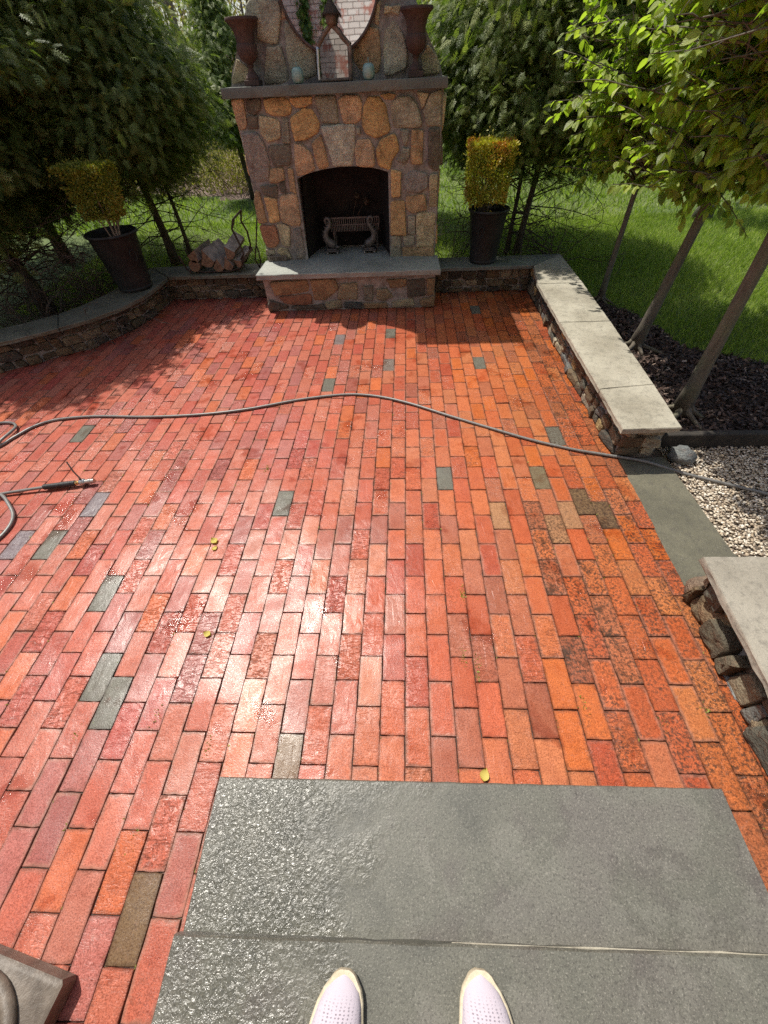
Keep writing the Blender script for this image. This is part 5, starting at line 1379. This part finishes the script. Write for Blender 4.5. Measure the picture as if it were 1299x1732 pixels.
def conifer(x, y, label, H, Rr, z0, n, seed, trunks, lean=(0, 0), flat=1.0, ssize=(.055, .13), group='dark cedars behind the patio', name="cedar_tree", dead=60, deadz=(.25, 1.3), deadr=1.0, cuty=None, low=1.0):
    r = np.random.default_rng(seed)
    t = thing(name, (x, y, 0), label, 'tree', group)
    for (bx, by, tx_, ty_, th, r0) in trunks:
        c = MB()
        P_ = [Vector((bx + (tx_ - bx) * s_ + .03 * sin(s_ * 7 + seed), by + (ty_ - by) * s_ + .03 * sin(s_ * 5 + seed), -.05 + th * s_)) for s_ in [i / 8 for i in range(9)]]
        trunk_tube(c, P_, [r0 * (1.35 if i == 0 else 1.0) * (1 - .8 * i / 8) for i in range(9)])
        c.build("trunk", M['cbark'], t, smooth=True)
    # crown: sprays hung on an uneven shell, in clumps
    def rad_at(z):
        s_ = (z - z0) / (H - z0)
        return Rr * np.clip(1.12 * (1 - s_) ** .5, 0, 1) * np.clip(.55 + s_ * 3.2 / low, 0, 1)
    nc = max(30, n // 60)
    zc = z0 + (H - z0) * r.uniform(0, 1, nc) ** 1.35
    th = r.uniform(0, 2 * pi, nc)
    rr = rad_at(zc) * r.uniform(.78, 1.10, nc)
    C = np.c_[x + lean[0] * (zc / H) + rr * np.cos(th), y + lean[1] * (zc / H) + rr * np.sin(th) * flat, zc]
    bright = r.uniform(0, 1, nc)
    idx = r.integers(0, nc, n)
    out = np.c_[np.cos(th), np.sin(th), np.zeros(nc)]
    P = C[idx] + r.normal(0, 1, (n, 3)) * np.array([.15, .15, .13]) * (Rr / 1.3) - out[idx] * r.uniform(0, .35, (n, 1))
    # inner filling
    m = n // 4
    zi = z0 + .1 + (H - z0) * r.uniform(0, 1, m) ** 1.4; ti = r.uniform(0, 2 * pi, m); ri = rad_at(zi) * r.uniform(.25, .85, m)
    Pi = np.c_[x + lean[0] * zi / H + ri * np.cos(ti), y + lean[1] * zi / H + ri * np.sin(ti) * flat, zi]
    P = np.vstack([P, Pi]); oi = np.vstack([out[idx], np.c_[np.cos(ti), np.sin(ti), 0 * ti]]); N = len(P)
    if cuty is not None:
        keep = cuty(P); P = P[keep]; oi = oi[keep]; N = len(P)
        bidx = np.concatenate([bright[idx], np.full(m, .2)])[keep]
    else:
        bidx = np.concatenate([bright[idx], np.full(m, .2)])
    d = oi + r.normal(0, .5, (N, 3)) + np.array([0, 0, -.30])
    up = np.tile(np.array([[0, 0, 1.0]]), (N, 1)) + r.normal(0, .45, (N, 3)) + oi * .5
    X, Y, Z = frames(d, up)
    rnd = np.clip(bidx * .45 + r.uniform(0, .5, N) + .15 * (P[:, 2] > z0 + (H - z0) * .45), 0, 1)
    Vs, Fs, Rs = [], [], []
    which = r.integers(0, 3, N); base = 0
    for k_ in range(3):
        s_ = which == k_
        TV, TF = SPR[k_]
        V, F = scatter(TV, TF, P[s_], X[s_], Y[s_], Z[s_], r.uniform(ssize[0], ssize[1], s_.sum()))
        Vs.append(V); Fs.append(F + base); base += len(V); Rs.append(np.repeat(rnd[s_], len(TV)))
    npmesh("crown", np.vstack(Vs), np.vstack(Fs), M['spray'], t, {"rnd": np.concatenate(Rs)})
    # bare dead branches below
    if dead:
        c = MB()
        for i in range(dead):
            tr = trunks[i % len(trunks)]
            z = random.uniform(*deadz)
            p = Vector((tr[0] + (tr[2] - tr[0]) * z / tr[4], tr[1] + (tr[3] - tr[1]) * z / tr[4], z))
            a_ = random.uniform(0, 2 * pi)
            d_ = Vector((cos(a_), sin(a_), random.uniform(-.35, .45)))
            L_ = random.uniform(.5, 1.25) * deadr
            def grow(p, d_, L_, r0, dep):
                pts_ = [p]; q_ = p.copy(); dd = d_.normalized()
                ns = 6 if dep == 0 else 4
                for k_ in range(ns):
                    dd = (dd + Vector((random.gauss(0, .25), random.gauss(0, .25), random.gauss(0, .22)))).normalized()
                    q_ = q_ + dd * L_ / ns; pts_.append(q_.copy())
                c.tube(pts_, [r0 * (1 - .8 * i_ / ns) for i_ in range(ns + 1)], 4, cap=False)
                if dep < 2:
                    for k_ in range(4 if dep == 0 else 2):
                        b = pts_[random.randint(1, ns)]
                        grow(b, (dd + Vector((random.gauss(0, .8), random.gauss(0, .8), random.gauss(0, .6)))), L_ * .45, r0 * .5, dep + 1)
            grow(p, d_, L_, .0075, 0)
        c.build("dead_branches", M['twig'], t)
    return t

conifer(-3.42, 6.15, "dense dark cedar left of the chimney, its slim bare trunk behind the firewood rack", 3.6, 1.28, 1.0, 32000, 1, [(-3.2, 6.15, -3.28, 6.2, 3.0, .055), (-3.05, 6.35, -3.0, 6.5, 2.4, .03)], dead=46, deadz=(.2, 1.15))
conifer(-4.25, 4.75, "large dark cedar over the curved wall at the left edge, tangled bare twigs below", 3.65, 1.40, .80, 38000, 2, [(-4.12, 4.6, -4.25, 4.8, 2.9, .075)], dead=95, deadz=(.12, 1.0), deadr=.9, cuty=lambda P: ~((P[:, 0] > -3.35) & (P[:, 2] < 1.75)) & ~((P[:, 0] > -3.75) & (P[:, 2] < 1.15)))
conifer(-5.75, 3.9, "dark cedar standing beyond the left edge of the patio", 3.4, 1.2, .5, 10000, 3, [(-5.7, 3.9, -5.7, 3.95, 2.9, .07)], dead=20, deadz=(.1, .8))
conifer(-5.0, 6.6, "cedar at the upper left standing behind the front two", 3.4, 1.6, .8, 16000, 4, [(-5.0, 6.6, -5.0, 6.6, 3.0, .08)], dead=16)
conifer(1.55, 6.45, "dark cedar right of the chimney with two slim bare stems behind the sunlit planter", 3.3, 1.42, 1.05, 34000, 5, [(1.62, 6.2, 1.76, 6.35, 2.9, .042), (1.50, 6.25, 1.5, 6.5, 2.5, .030)], dead=60, deadz=(.1, 1.15))
conifer(-0.2, 8.4, "cedar standing directly behind the chimney", 3.3, 1.1, 1.0, 7000, 6, [(-.2, 8.4, -.2, 8.4, 3.0, .06)], dead=6)
conifer(-3.15, 10.4, "smaller pale cedar seen between the left cedars and the chimney urn", 2.75, .85, .9, 9000, 8, [(-3.15, 10.4, -3.15, 10.4, 2.4, .06)], dead=8)

# tangled bare twigs spilling over the curved wall
def bramble(x, y, z0, z1, n, label, seed, L_=(.5, 1.1)):
    random.seed(seed)
    t = thing("bare_shrub", (x, y, 0), label, 'shrub', 'leafless shrubs at the wall')
    c = MB()
    def grow(p, d_, l_, r0, dep):
        pts_ = [p]; q_ = p.copy(); dd = d_.normalized()
        for k_ in range(6):
            dd = (dd + Vector((random.gauss(0, .28), random.gauss(0, .28), random.gauss(-.04, .25)))).normalized()
            q_ = q_ + dd * l_ / 6; pts_.append(q_.copy())
        c.tube(pts_, [r0 * (1 - .8 * i_ / 6) for i_ in range(7)], 4, cap=False)
        if dep < 2:
            for _ in range(4): grow(pts_[random.randint(2, 6)], dd + Vector((random.gauss(0, .8), random.gauss(0, .8), random.gauss(0, .5))), l_ * .5, r0 * .55, dep + 1)
    for i in range(n):
        a_ = random.uniform(0, 2 * pi)
        grow(Vector((x + random.gauss(0, .05), y + random.gauss(0, .05), z0)), Vector((cos(a_) * .8, sin(a_) * .8, random.uniform(.3, 1.3))), random.uniform(*L_), .007, 0)
    c.build("twigs", M['twig'], t)
bramble(-3.72, 3.95, 0, 1, 22, "leafless tangled shrub just behind the curved wall at the left edge", 51)
bramble(-3.35, 4.75, 0, 1, 20, "leafless tangled shrub behind the left planter", 52, (.5, .9))
bramble(2.0, 5.75, 0, 1, 16, "leafless arching shrub beside the cedar stems, right of the sunlit planter", 53, (.6, 1.1))
bramble(0.62, 5.75, 0, 1, 6, "sparse leafless shrub close to the right side of the chimney", 54, (.5, .9))
random.seed(321)

# ---- young broadleaf trees on the right
def leaf_template():
    V, UV = [], []
    ny = 5
    for i in range(ny + 1):
        v = i / ny
        w_ = .34 * (sin(pi * min(1, v * 1.02) ** .85) ** .8 if 0 < v < 1 else 0.0)
        z = -.16 * v * v
        V += [(-w_, v, z + .10 * (w_ / .34)), (0, v, z), (w_, v, z + .10 * (w_ / .34))]
        UV += [(-w_ / .34, v, 0), (0, v, 0), (w_ / .34, v, 0)]
    F = []
    for i in range(ny):
        F += [(i * 3, i * 3 + 1, i * 3 + 4, i * 3 + 3), (i * 3 + 1, i * 3 + 2, i * 3 + 5, i * 3 + 4)]
    return np.array(V, float), np.array(F), np.array(UV, float)
LV, LF_, LUV = leaf_template()
def hornbeam(x, y, top, label, r0, seed, nbr, rx, ry, zb, zt, nleaf=9, cut=None, root=True, flare=0.0, group='young broadleaf trees in the mulch bed', lsize=(.048, .080)):
    random.seed(seed); r = np.random.default_rng(seed)
    t = thing("hornbeam_tree", (x, y, 0), label, 'tree', group)
    c = MB()
    bow = random.uniform(-.04, .04)
    P_ = [Vector((x + (top[0] - x) * s_ + bow * sin(pi * s_), y + (top[1] - y) * s_, -.04 + (zt + .04) * s_)) for s_ in [i / 14 for i in range(15)]]
    c.tube(P_, [r0 * ((1.9, 1.25, 1.08)[i] if i < 3 else 1.0 - .055 * (i - 3)) for i in range(15)], 12, wob=.05)
    if root:
        for a_ in (2.9, 3.9, -0.6, 1.2, -1.4):
            d_ = Vector((cos(a_), sin(a_), 0)); l_ = random.uniform(.16, .34)
            c.tube([Vector((x, y, .10)), Vector((x, y, .035)) + d_ * r0 * 1.6, Vector((x, y, .012)) + d_ * l_ * .6, Vector((x, y, -.02)) + d_ * l_], [r0 * .8, r0 * .55, r0 * .36, r0 * .1], 8, wob=.1)
    c.build("trunk", M['bark'], t, smooth=True)
    c = MB()
    LP, LD = [], []
    for b in range(nbr):
        z = zb + (zt - zb) * random.random() ** 1.15
        s_ = z / zt
        o_ = Vector((x + (top[0] - x) * s_, y + (top[1] - y) * s_, z - .12))
        a_ = random.uniform(0, 2 * pi)
        wd = (1.0 if z > zb + .25 else .75) * (1 + flare * (z - zb))
        e = Vector((o_.x + cos(a_) * rx * wd * random.uniform(.55, 1.05), o_.y + sin(a_) * ry * wd * random.uniform(.55, 1.05), z + random.uniform(-.02, .28)))
        if cut is not None and not cut(np.array([tuple(e)]))[0]: continue
        m_ = o_.lerp(e, .5) + Vector((random.gauss(0, .05), random.gauss(0, .05), .06))
        br = [o_, o_.lerp(m_, .5) + Vector((0, 0, .02)), m_, m_.lerp(e, .5) + Vector((random.gauss(0, .03), random.gauss(0, .03), .01)), e]
        c.tube(br, [.011, .008, .006, .004, .002], 5, cap=False)
        for k_ in range(6):
            b0 = br[random.choice((1, 2, 3, 3, 4))]
            tw = b0 + Vector((random.gauss(0, .16), random.gauss(0, .16), random.gauss(0, .09)))
            c.tube([b0, b0.lerp(tw, .5) + Vector((0, 0, .012)), tw], [.004, .003, .0015], 4, cap=False)
            tdir = (tw - b0).normalized() if (tw - b0).length > 1e-4 else Vector((1, 0, 0))
            for q in range(nleaf):
                f_ = q / nleaf
                p = b0.lerp(tw, .15 + .85 * f_)
                side = tdir.cross(Vector((0, 0, 1))) * (1 if q % 2 else -1)
                LP.append(tuple(p + Vector((random.gauss(0, .008), random.gauss(0, .008), random.gauss(0, .006)))))
                LD.append(tuple(tdir * .7 + side * random.uniform(.3, 1.0) + Vector((random.gauss(0, .2), random.gauss(0, .2), -.55 + random.gauss(0, .22)))))
    c.build("branches", M['bark'], t)
    P = np.array(LP); D = np.array(LD)
    if cut is not None:
        k_ = cut(P); P, D = P[k_], D[k_]
    n = len(P)
    X, Y, Z = frames(D, np.array([[0, 0, 1.0]]) + r.normal(0, .35, (n, 3)))
    V, F = scatter(LV, LF_, P, X, Y, Z, r.uniform(*lsize, n))
    rnd = np.repeat(np.clip(r.uniform(0, .8, n) + .25 * (r.uniform(0, 1, n) > .85), 0, 1), len(LV))
    npmesh("leaves", V, F, M['leaf'], t, {"rnd": rnd, "luv": np.tile(LUV, (n, 1))}, smooth=True)
    return t
def prune(P):
    sx, sy = P[:, 0] + .381 * P[:, 2], P[:, 1] - .409 * P[:, 2]
    return ~((sy < 2.1) & (sx < 1.97)) & ~((sy >= 1.7) & (sx - .1 < 1.68)) & ~((P[:, 2] < 1.75) & (P[:, 0] < 1.62))
def prune2(P):
    sx, sy = P[:, 0] + .381 * P[:, 2], P[:, 1] - .409 * P[:, 2]
    return ~((sx - .1 < 1.70) & (sy < 4.5))
hornbeam(2.13, 4.45, (2.12, 4.5), "young hornbeam farthest along the wall, the slimmest of the three leaning trunks", .024, 21, 330, .84, .74, 1.04, 3.0, cut=prune2)
hornbeam(2.075, 3.40, (2.12, 3.38), "middle one of the three young hornbeams rising from the mulch behind the wall", .036, 22, 330, .72, .70, 1.12, 3.1, cut=prune2)
hornbeam(2.02, 2.42, (1.72, 2.52), "nearest young hornbeam at the right edge with a thick flared trunk base", .038, 23, 460, .66, .62, 1.28, 3.4, flare=.62, cut=prune)
hornbeam(4.75, 7.6, (5.3, 7.9), "hornbeam behind the front row with a reddish bare forked trunk", .08, 24, 110, 1.1, 1.0, 1.5, 3.6, root=False)
random.seed(99)

# ---- large old tree on the lawn and far trunks
def old_tree(x, y, r0, h, label, fork=True, seed=0, name="old_tree"):
    random.seed(seed)
    t = thing(name, (x, y, 0), label, 'tree', 'tall bare trees beyond the lawn')
    c = MB(); gz_ = ground_z(x, y) - .1
    ln = random.uniform(-.12, .12)
    P_ = [Vector((x + ln * h * s_ + .08 * sin(s_ * 6 + seed), y, gz_ + h * s_)) for s_ in [i / 12 for i in range(13)]]
    c.tube(P_, [r0 * ((2.0, 1.25, 1.08)[i] if i < 3 else 1.0 - .05 * i) for i in range(13)], 12, wob=.08)
    c.build("trunk", M['fbark'], t, smooth=True)
    c = MB()
    def lim(p, d, L_, r_, dep):
        pts_ = [p]; q_ = p.copy(); dd = d.normalized()
        for k_ in range(5):
            dd = (dd + Vector((random.gauss(0, .15), random.gauss(0, .15), random.gauss(.05, .12)))).normalized(); q_ = q_ + dd * L_ / 5; pts_.append(q_.copy())
        c.tube(pts_, [r_ * (1 - .15 * i_) for i_ in range(6)], 5, cap=False)
        if dep < 3:
            for _ in range(3): lim(pts_[random.randint(2, 5)], dd + Vector((random.gauss(0, .7), random.gauss(0, .7), random.gauss(0, .4))), L_ * .6, r_ * .5, dep + 1)
    for k_ in range(7):
        s_ = random.uniform(.25, 1); a_ = random.uniform(0, 2 * pi)
        lim(P_[int(s_ * 12)], Vector((cos(a_), sin(a_), .7)), h * .35, r0 * .35, 0)
    c.build("limbs", M['fbark'], t)
    return t
old_tree(5.35, 10.9, .20, 7, "thick grey old trunk flaring at its foot on the lawn, seen beyond the young trees", seed=31)
specs = [(-2.1, 15.5, .10, 8, "dark forked bare tree rising behind the left urn"), (-3.6, 17.5, .12, 9, "slim bare tree in the woods left of the dark forked one"), (7.8, 15.2, .20, 9, "brown bare trunk at the far right edge of the lawn"),
         (10.4, 14.0, .16, 9, "bare trunk farthest to the right beyond the lawn"), (6.4, 18.6, .14, 9, "slender grey trunk at the wood's edge behind the old flaring trunk"), (-7.6, 17.0, .15, 9, "bare trunk at the wood's edge, farthest left")]
for i, (x, y, r0_, h_, lb) in enumerate(specs): old_tree(x, y, r0_, h_, lb, seed=40 + i)
random.seed(123)
# distant wood: one mass of bare trunks, brush and evergreen cover nobody could count
r = np.random.default_rng(77)
c = MB()
for i in range(230):
    x = r.uniform(-45, 45); y = r.uniform(24, 62)
    h_ = r.uniform(8, 15); rr_ = r.uniform(.08, .22); z = ground_z(x, y) - .2; lx = r.normal(0, .5)
    c.tube([(x, y, z), (x + lx * .5, y, z + h_ * .5), (x + lx, y, z + h_)], [rr_, rr_ * .7, rr_ * .2], 5, cap=False)
    for k_ in range(9):
        zz = z + h_ * r.uniform(.2, .95); a_ = r.uniform(0, 2 * pi); L_ = r.uniform(1, 3)
        c.tube([(x, y, zz), (x + cos(a_) * L_ * .5, y + sin(a_) * L_ * .5, zz + L_ * .3), (x + cos(a_) * L_, y + sin(a_) * L_, zz + L_ * .9)], [rr_ * .3, rr_ * .18, .01], 3, cap=False)
o = c.build("distant_wood", M['fbark'], None); struct(o, 'stuff', "far wood of bare trunks beyond the lawn", 'wood')
# twiggy spring foliage haze of the wood
n = 170000
P = np.c_[r.uniform(-42, 42, n), r.uniform(22, 60, n), r.uniform(0, 1, n) ** 1.2 * 10.5]
gzv = np.array([ground_z(a_, b_) for a_, b_ in P[:, :2]]); P[:, 2] += gzv
cl = np.array([vnoise((p[0], p[1], p[2]), .33, 5) for p in P]); P = P[cl > -.35]; n = len(P)
X, Y, Z = frames(r.normal(0, 1, (n, 3)), r.normal(0, 1, (n, 3)))
TV, TF = leaf_quad_template()
V, F = scatter(TV, TF, P, X, Y, Z, r.uniform(.08, .22, n))
o = npmesh("wood_foliage", V, F, M['brush'], None, {"rnd": np.repeat(np.clip(r.uniform(.1, 1, n), 0, 1), 4)}); struct(o, 'stuff', "pale early spring foliage of the far wood", 'wood')
# brush at the edge of the lawn
def brush_patch(name, n, fx, label, size=(.04, .11), hmax=.8, mat=None):
    P = fx(n); n = len(P)
    d = r.normal(0, .6, (n, 3)) + np.array([0, 0, .8])
    X, Y, Z = frames(d, r.normal(0, 1, (n, 3)))
    V, F = scatter(TV * np.array([.5, 1, 1]), TF, P, X, Y, Z, r.uniform(*size, n))
    o = npmesh(name, V, F, mat or M['brush'], None, {"rnd": np.repeat(r.uniform(0, 1, n), 4)}); struct(o, 'stuff', label, 'brush')
def fx1(n):
    x = r.uniform(-13, 0.5, n); y = r.uniform(10.6, 20, n); h_ = r.uniform(0, 1, n) ** 1.6 * (.25 + .9 * np.clip(np.sin(x * 1.1) + np.sin(y * .9 + x * .4), 0, 2))
    return np.c_[x, y, h_ * .75]
brush_patch("brush", 26000, fx1, "dry pinkish brush and early weeds beyond the left of the lawn", (.04, .12))
def fx2(n):
    x = r.uniform(-4.5, -1.5, n); y = r.uniform(10.2, 12.5, n); cxs = r.choice([-4.2, -3.4, -2.6, -2.0], n); 
    return np.c_[cxs + r.normal(0, .28, n), 11.4 + r.normal(0, .3, n), np.abs(r.normal(.5, .38, n))]
brush_patch("yellow_shrub", 9000, fx2, "yellow green shrubs just coming into leaf between the left cedar and the chimney", (.03, .07))
def fx3(n):
    x = r.uniform(0, 14, n); y = r.uniform(17.5, 23, n); h_ = r.uniform(0, 1, n) ** 2.0
    return np.c_[x, y, h_ * 1.2 * (.3 + np.abs(np.sin(x * .8)))]
brush_patch("brush", 12000, fx3, "pale brush along the far right edge of the lawn", (.06, .18))
c = MB()
for i in range(500):
    x = random.uniform(-9, -.8); y = random.uniform(10.6, 15); a_ = random.uniform(0, 2 * pi); L_ = random.uniform(.3, 1.1)
    d_ = Vector((cos(a_) * .6, sin(a_) * .6, random.uniform(.2, 1))).normalized()
    p = Vector((x, y, 0)); c.tube([p, p + d_ * L_ * .5 + Vector((0, 0, .05)), p + d_ * L_ + Vector((random.gauss(0, .1), 0, -.05))], [.012, .008, .003], 4, cap=False)
struct(c.build("dry_stalks", M['paletwig'], None), 'stuff', "pale dry stalks and fallen sticks in the brush", 'brush')

# ---- grass
def grass(name, n, xr, yr, hh, ww, bend, mask, label):
    x = r.uniform(*xr, n); y = r.uniform(yr[0], yr[1], n)
    k_ = mask(x, y); x, y = x[k_], y[k_]; n = len(x)
    P = np.c_[x, y, np.full(n, -.035)]
    TVg = np.array([(-.5, 0, 0), (.5, 0, 0), (.32, .55, .08), (0, 1, .34), (-.32, .55, .08)], float)
    TFg = np.array([(0, 1, 2, 4), (4, 2, 3, 3)])
    d = np.c_[r.normal(0, bend, n), r.normal(0, bend, n), np.ones(n)]
    X, Y, Z = frames(d, r.normal(0, 1, (n, 3)))
    h_ = r.uniform(hh[0], hh[1], n)
    T = TVg * np.array([ww, 1, 1])
    V, _ = scatter(T, TFg, P, X, Y, Z, h_)
    F4 = (np.array([(0, 1, 2, 4)])[None] + (np.arange(n) * 5)[:, None, None]).reshape(-1, 4)
    F3 = (np.array([(4, 2, 3)])[None] + (np.arange(n) * 5)[:, None, None]).reshape(-1, 3)
    F3 = np.vstack([F3, F4[:, [0, 1, 2]], F4[:, [0, 2, 3]]])
    patch = np.array([vnoise((a_, b_, 0), 1.3, 2) for a_, b_ in zip(x, y)])
    rnd = np.clip(r.uniform(0, .65, n) + .22 * patch + .1, 0, 1)
    o = npmesh(name, V, F3, M['grass'], None, {"rnd": np.repeat(rnd, 5)})
    struct(o, 'stuff', label, 'grass')
def inpoly(x, y, poly):
    ins_ = np.zeros(len(x), bool); j = len(poly) - 1
    for i in range(len(poly)):
        xi, yi = poly[i]; xj, yj = poly[j]
        with np.errstate(divide='ignore', invalid='ignore'):
            c_ = ((yi > y) != (yj > y)) & (x < (xj - xi) * (y - yi) / ((yj - yi) if yj != yi else 1e-9) + xi)
        ins_ ^= c_; j = i
    return ins_
def near_mask(x, y):
    ok = ((y > 5.12) | (x > 1.82) | (x < -3.2 - .3)) & ~((y < 5.14) & (x > -2.95) & (x < 1.83)) & ~((x > X0 - .02) & (x < X1 + .02) & (y < 5.66))
    ok &= ~inpoly(x, y, BED) & ~((x > 1.3) & (y < 2.12)) & ~((x < -2.6) & (y < 3.0)) & ~((x < -2.5) & (x > -5.5) & (y < 2.9 + (x + 5.4) * .9))
    return ok
grass("grass", 110000, (1.6, 6.2), (2.1, 8.0), (.05, .09), .085, .45, near_mask, "fine green lawn grass beside the mulch bed")
grass("grass", 42000, (-4.6, 1.9), (4.6, 8.5), (.05, .10), .09, .5, near_mask, "lawn grass behind the fireplace and under the cedars")
grass("grass", 90000, (-8, 14), (8.0, 17.5), (.06, .11), .16, .5, lambda x, y: y < np.where(x > -1, 17 + 1.2 * np.sin(x * .5), 10.6 + .8 * np.sin(x * .8)), "lawn grass stretching away to the wood")

# ---- mulch chips and pebbles
n = 15000
x = r.uniform(1.6, 3.3, n); y = r.uniform(2.08, 4.95, n); k_ = inpoly(x, y, BED); x, y = x[k_], y[k_]; n = len(x)
CV = np.array([(-.5, -.2, 0), (.5, -.25, .02), (.55, .2, 0), (-.45, .22, .03)], float)
X, Y, Z = frames(np.c_[r.normal(0, 1, n), r.normal(0, 1, n), r.normal(0, .35, n)], np.array([[0, 0, 1.0]]) + r.normal(0, .5, (n, 3)))
V, F = scatter(CV, np.array([(0, 1, 2, 3)]), np.c_[x, y, r.uniform(.002, .022, n)], X, Y, Z, r.uniform(.012, .045, n))
o = npmesh("mulch_chips", V, F, M['chip'], None, {"rnd": np.repeat(r.uniform(0, 1, n), 4)}); struct(o, 'stuff', "dark shredded bark mulch under the young trees", 'mulch')
ico = []
ph_ = (1 + 5 ** .5) / 2
IV = norm(np.array([(-1, ph_, 0), (1, ph_, 0), (-1, -ph_, 0), (1, -ph_, 0), (0, -1, ph_), (0, 1, ph_), (0, -1, -ph_), (0, 1, -ph_), (ph_, 0, -1), (ph_, 0, 1), (-ph_, 0, -1), (-ph_, 0, 1)], float))
IF = np.array([(0, 11, 5), (0, 5, 1), (0, 1, 7), (0, 7, 10), (0, 10, 11), (1, 5, 9), (5, 11, 4), (11, 10, 2), (10, 7, 6), (7, 1, 8), (3, 9, 4), (3, 4, 2), (3, 2, 6), (3, 6, 8), (3, 8, 9), (4, 9, 5), (2, 4, 11), (6, 2, 10), (8, 6, 7), (9, 8, 1)])
n = 44000
x = r.uniform(1.66, 3.5, n); y = r.uniform(-.9, 2.05, n)
nk = ~((y < 1.0) & (x < 1.74)); x, y = x[nk], y[nk]
k_ = ~((x < 1.725) & (y > 1.15) & (x < 1.72)) & ~((x < 1.80 - (y - .96) * .36) & (y < 1.2) & (x < 1.82)); x, y = x[k_], y[k_]; n = len(x)
X, Y, Z = frames(r.normal(0, 1, (n, 3)) * np.array([1, 1, .3]), np.array([[0, 0, 1.0]]) + r.normal(0, .3, (n, 3)))
V, F = scatter(IV * np.array([1, 1.35, .65]), IF, np.c_[x, y, r.uniform(-.026, -.010, n)], X, Y, Z, r.uniform(.0045, .0085, n))
o = npmesh("pea_gravel", V, F, M['pebble'], None, {"rnd": np.repeat(r.uniform(0, 1, n), 12)}, smooth=True); struct(o, 'stuff', "pale pea gravel beyond the slate path slab", 'gravel')

# ---- trailing vines on the house, seen in the round mirror
def vine(x, y, z0, z1, w_, n, label, yellow=0.0):
    P = np.c_[x + r.normal(0, w_, n), y + np.abs(r.normal(0, .04, n)), r.uniform(z0, z1, n)]
    X, Y, Z = frames(np.c_[r.normal(0, .5, n), r.uniform(0, .6, n), -np.ones(n)], r.normal(0, 1, (n, 3)))
    V, F = scatter(TV, TF, P, X, Y, Z, r.uniform(.04, .08, n))
    t = thing("hanging_vine", (x, y, z0), label, 'vine')
    npmesh("foliage", V, F, M['ivy'], t, {"rnd": np.repeat(np.clip(r.uniform(0, 1, n) + yellow, 0, 1), 4)})
    c = MB(); c.tube([(x, y + .01, z0 + .1), (x + .02, y + .02, (z0 + z1) / 2), (x, y + .01, z1)], .008, 5); c.build("stem", M['twig'], t)
vine(-1.72, -1.66, 2.05, 4.0, .055, 900, "long trailing green vine on the house wall, left in the round mirror")
vine(-1.32, -1.62, 2.25, 3.2, .05, 350, "short yellow tipped vine on the house wall, near the middle of the round mirror", .5)
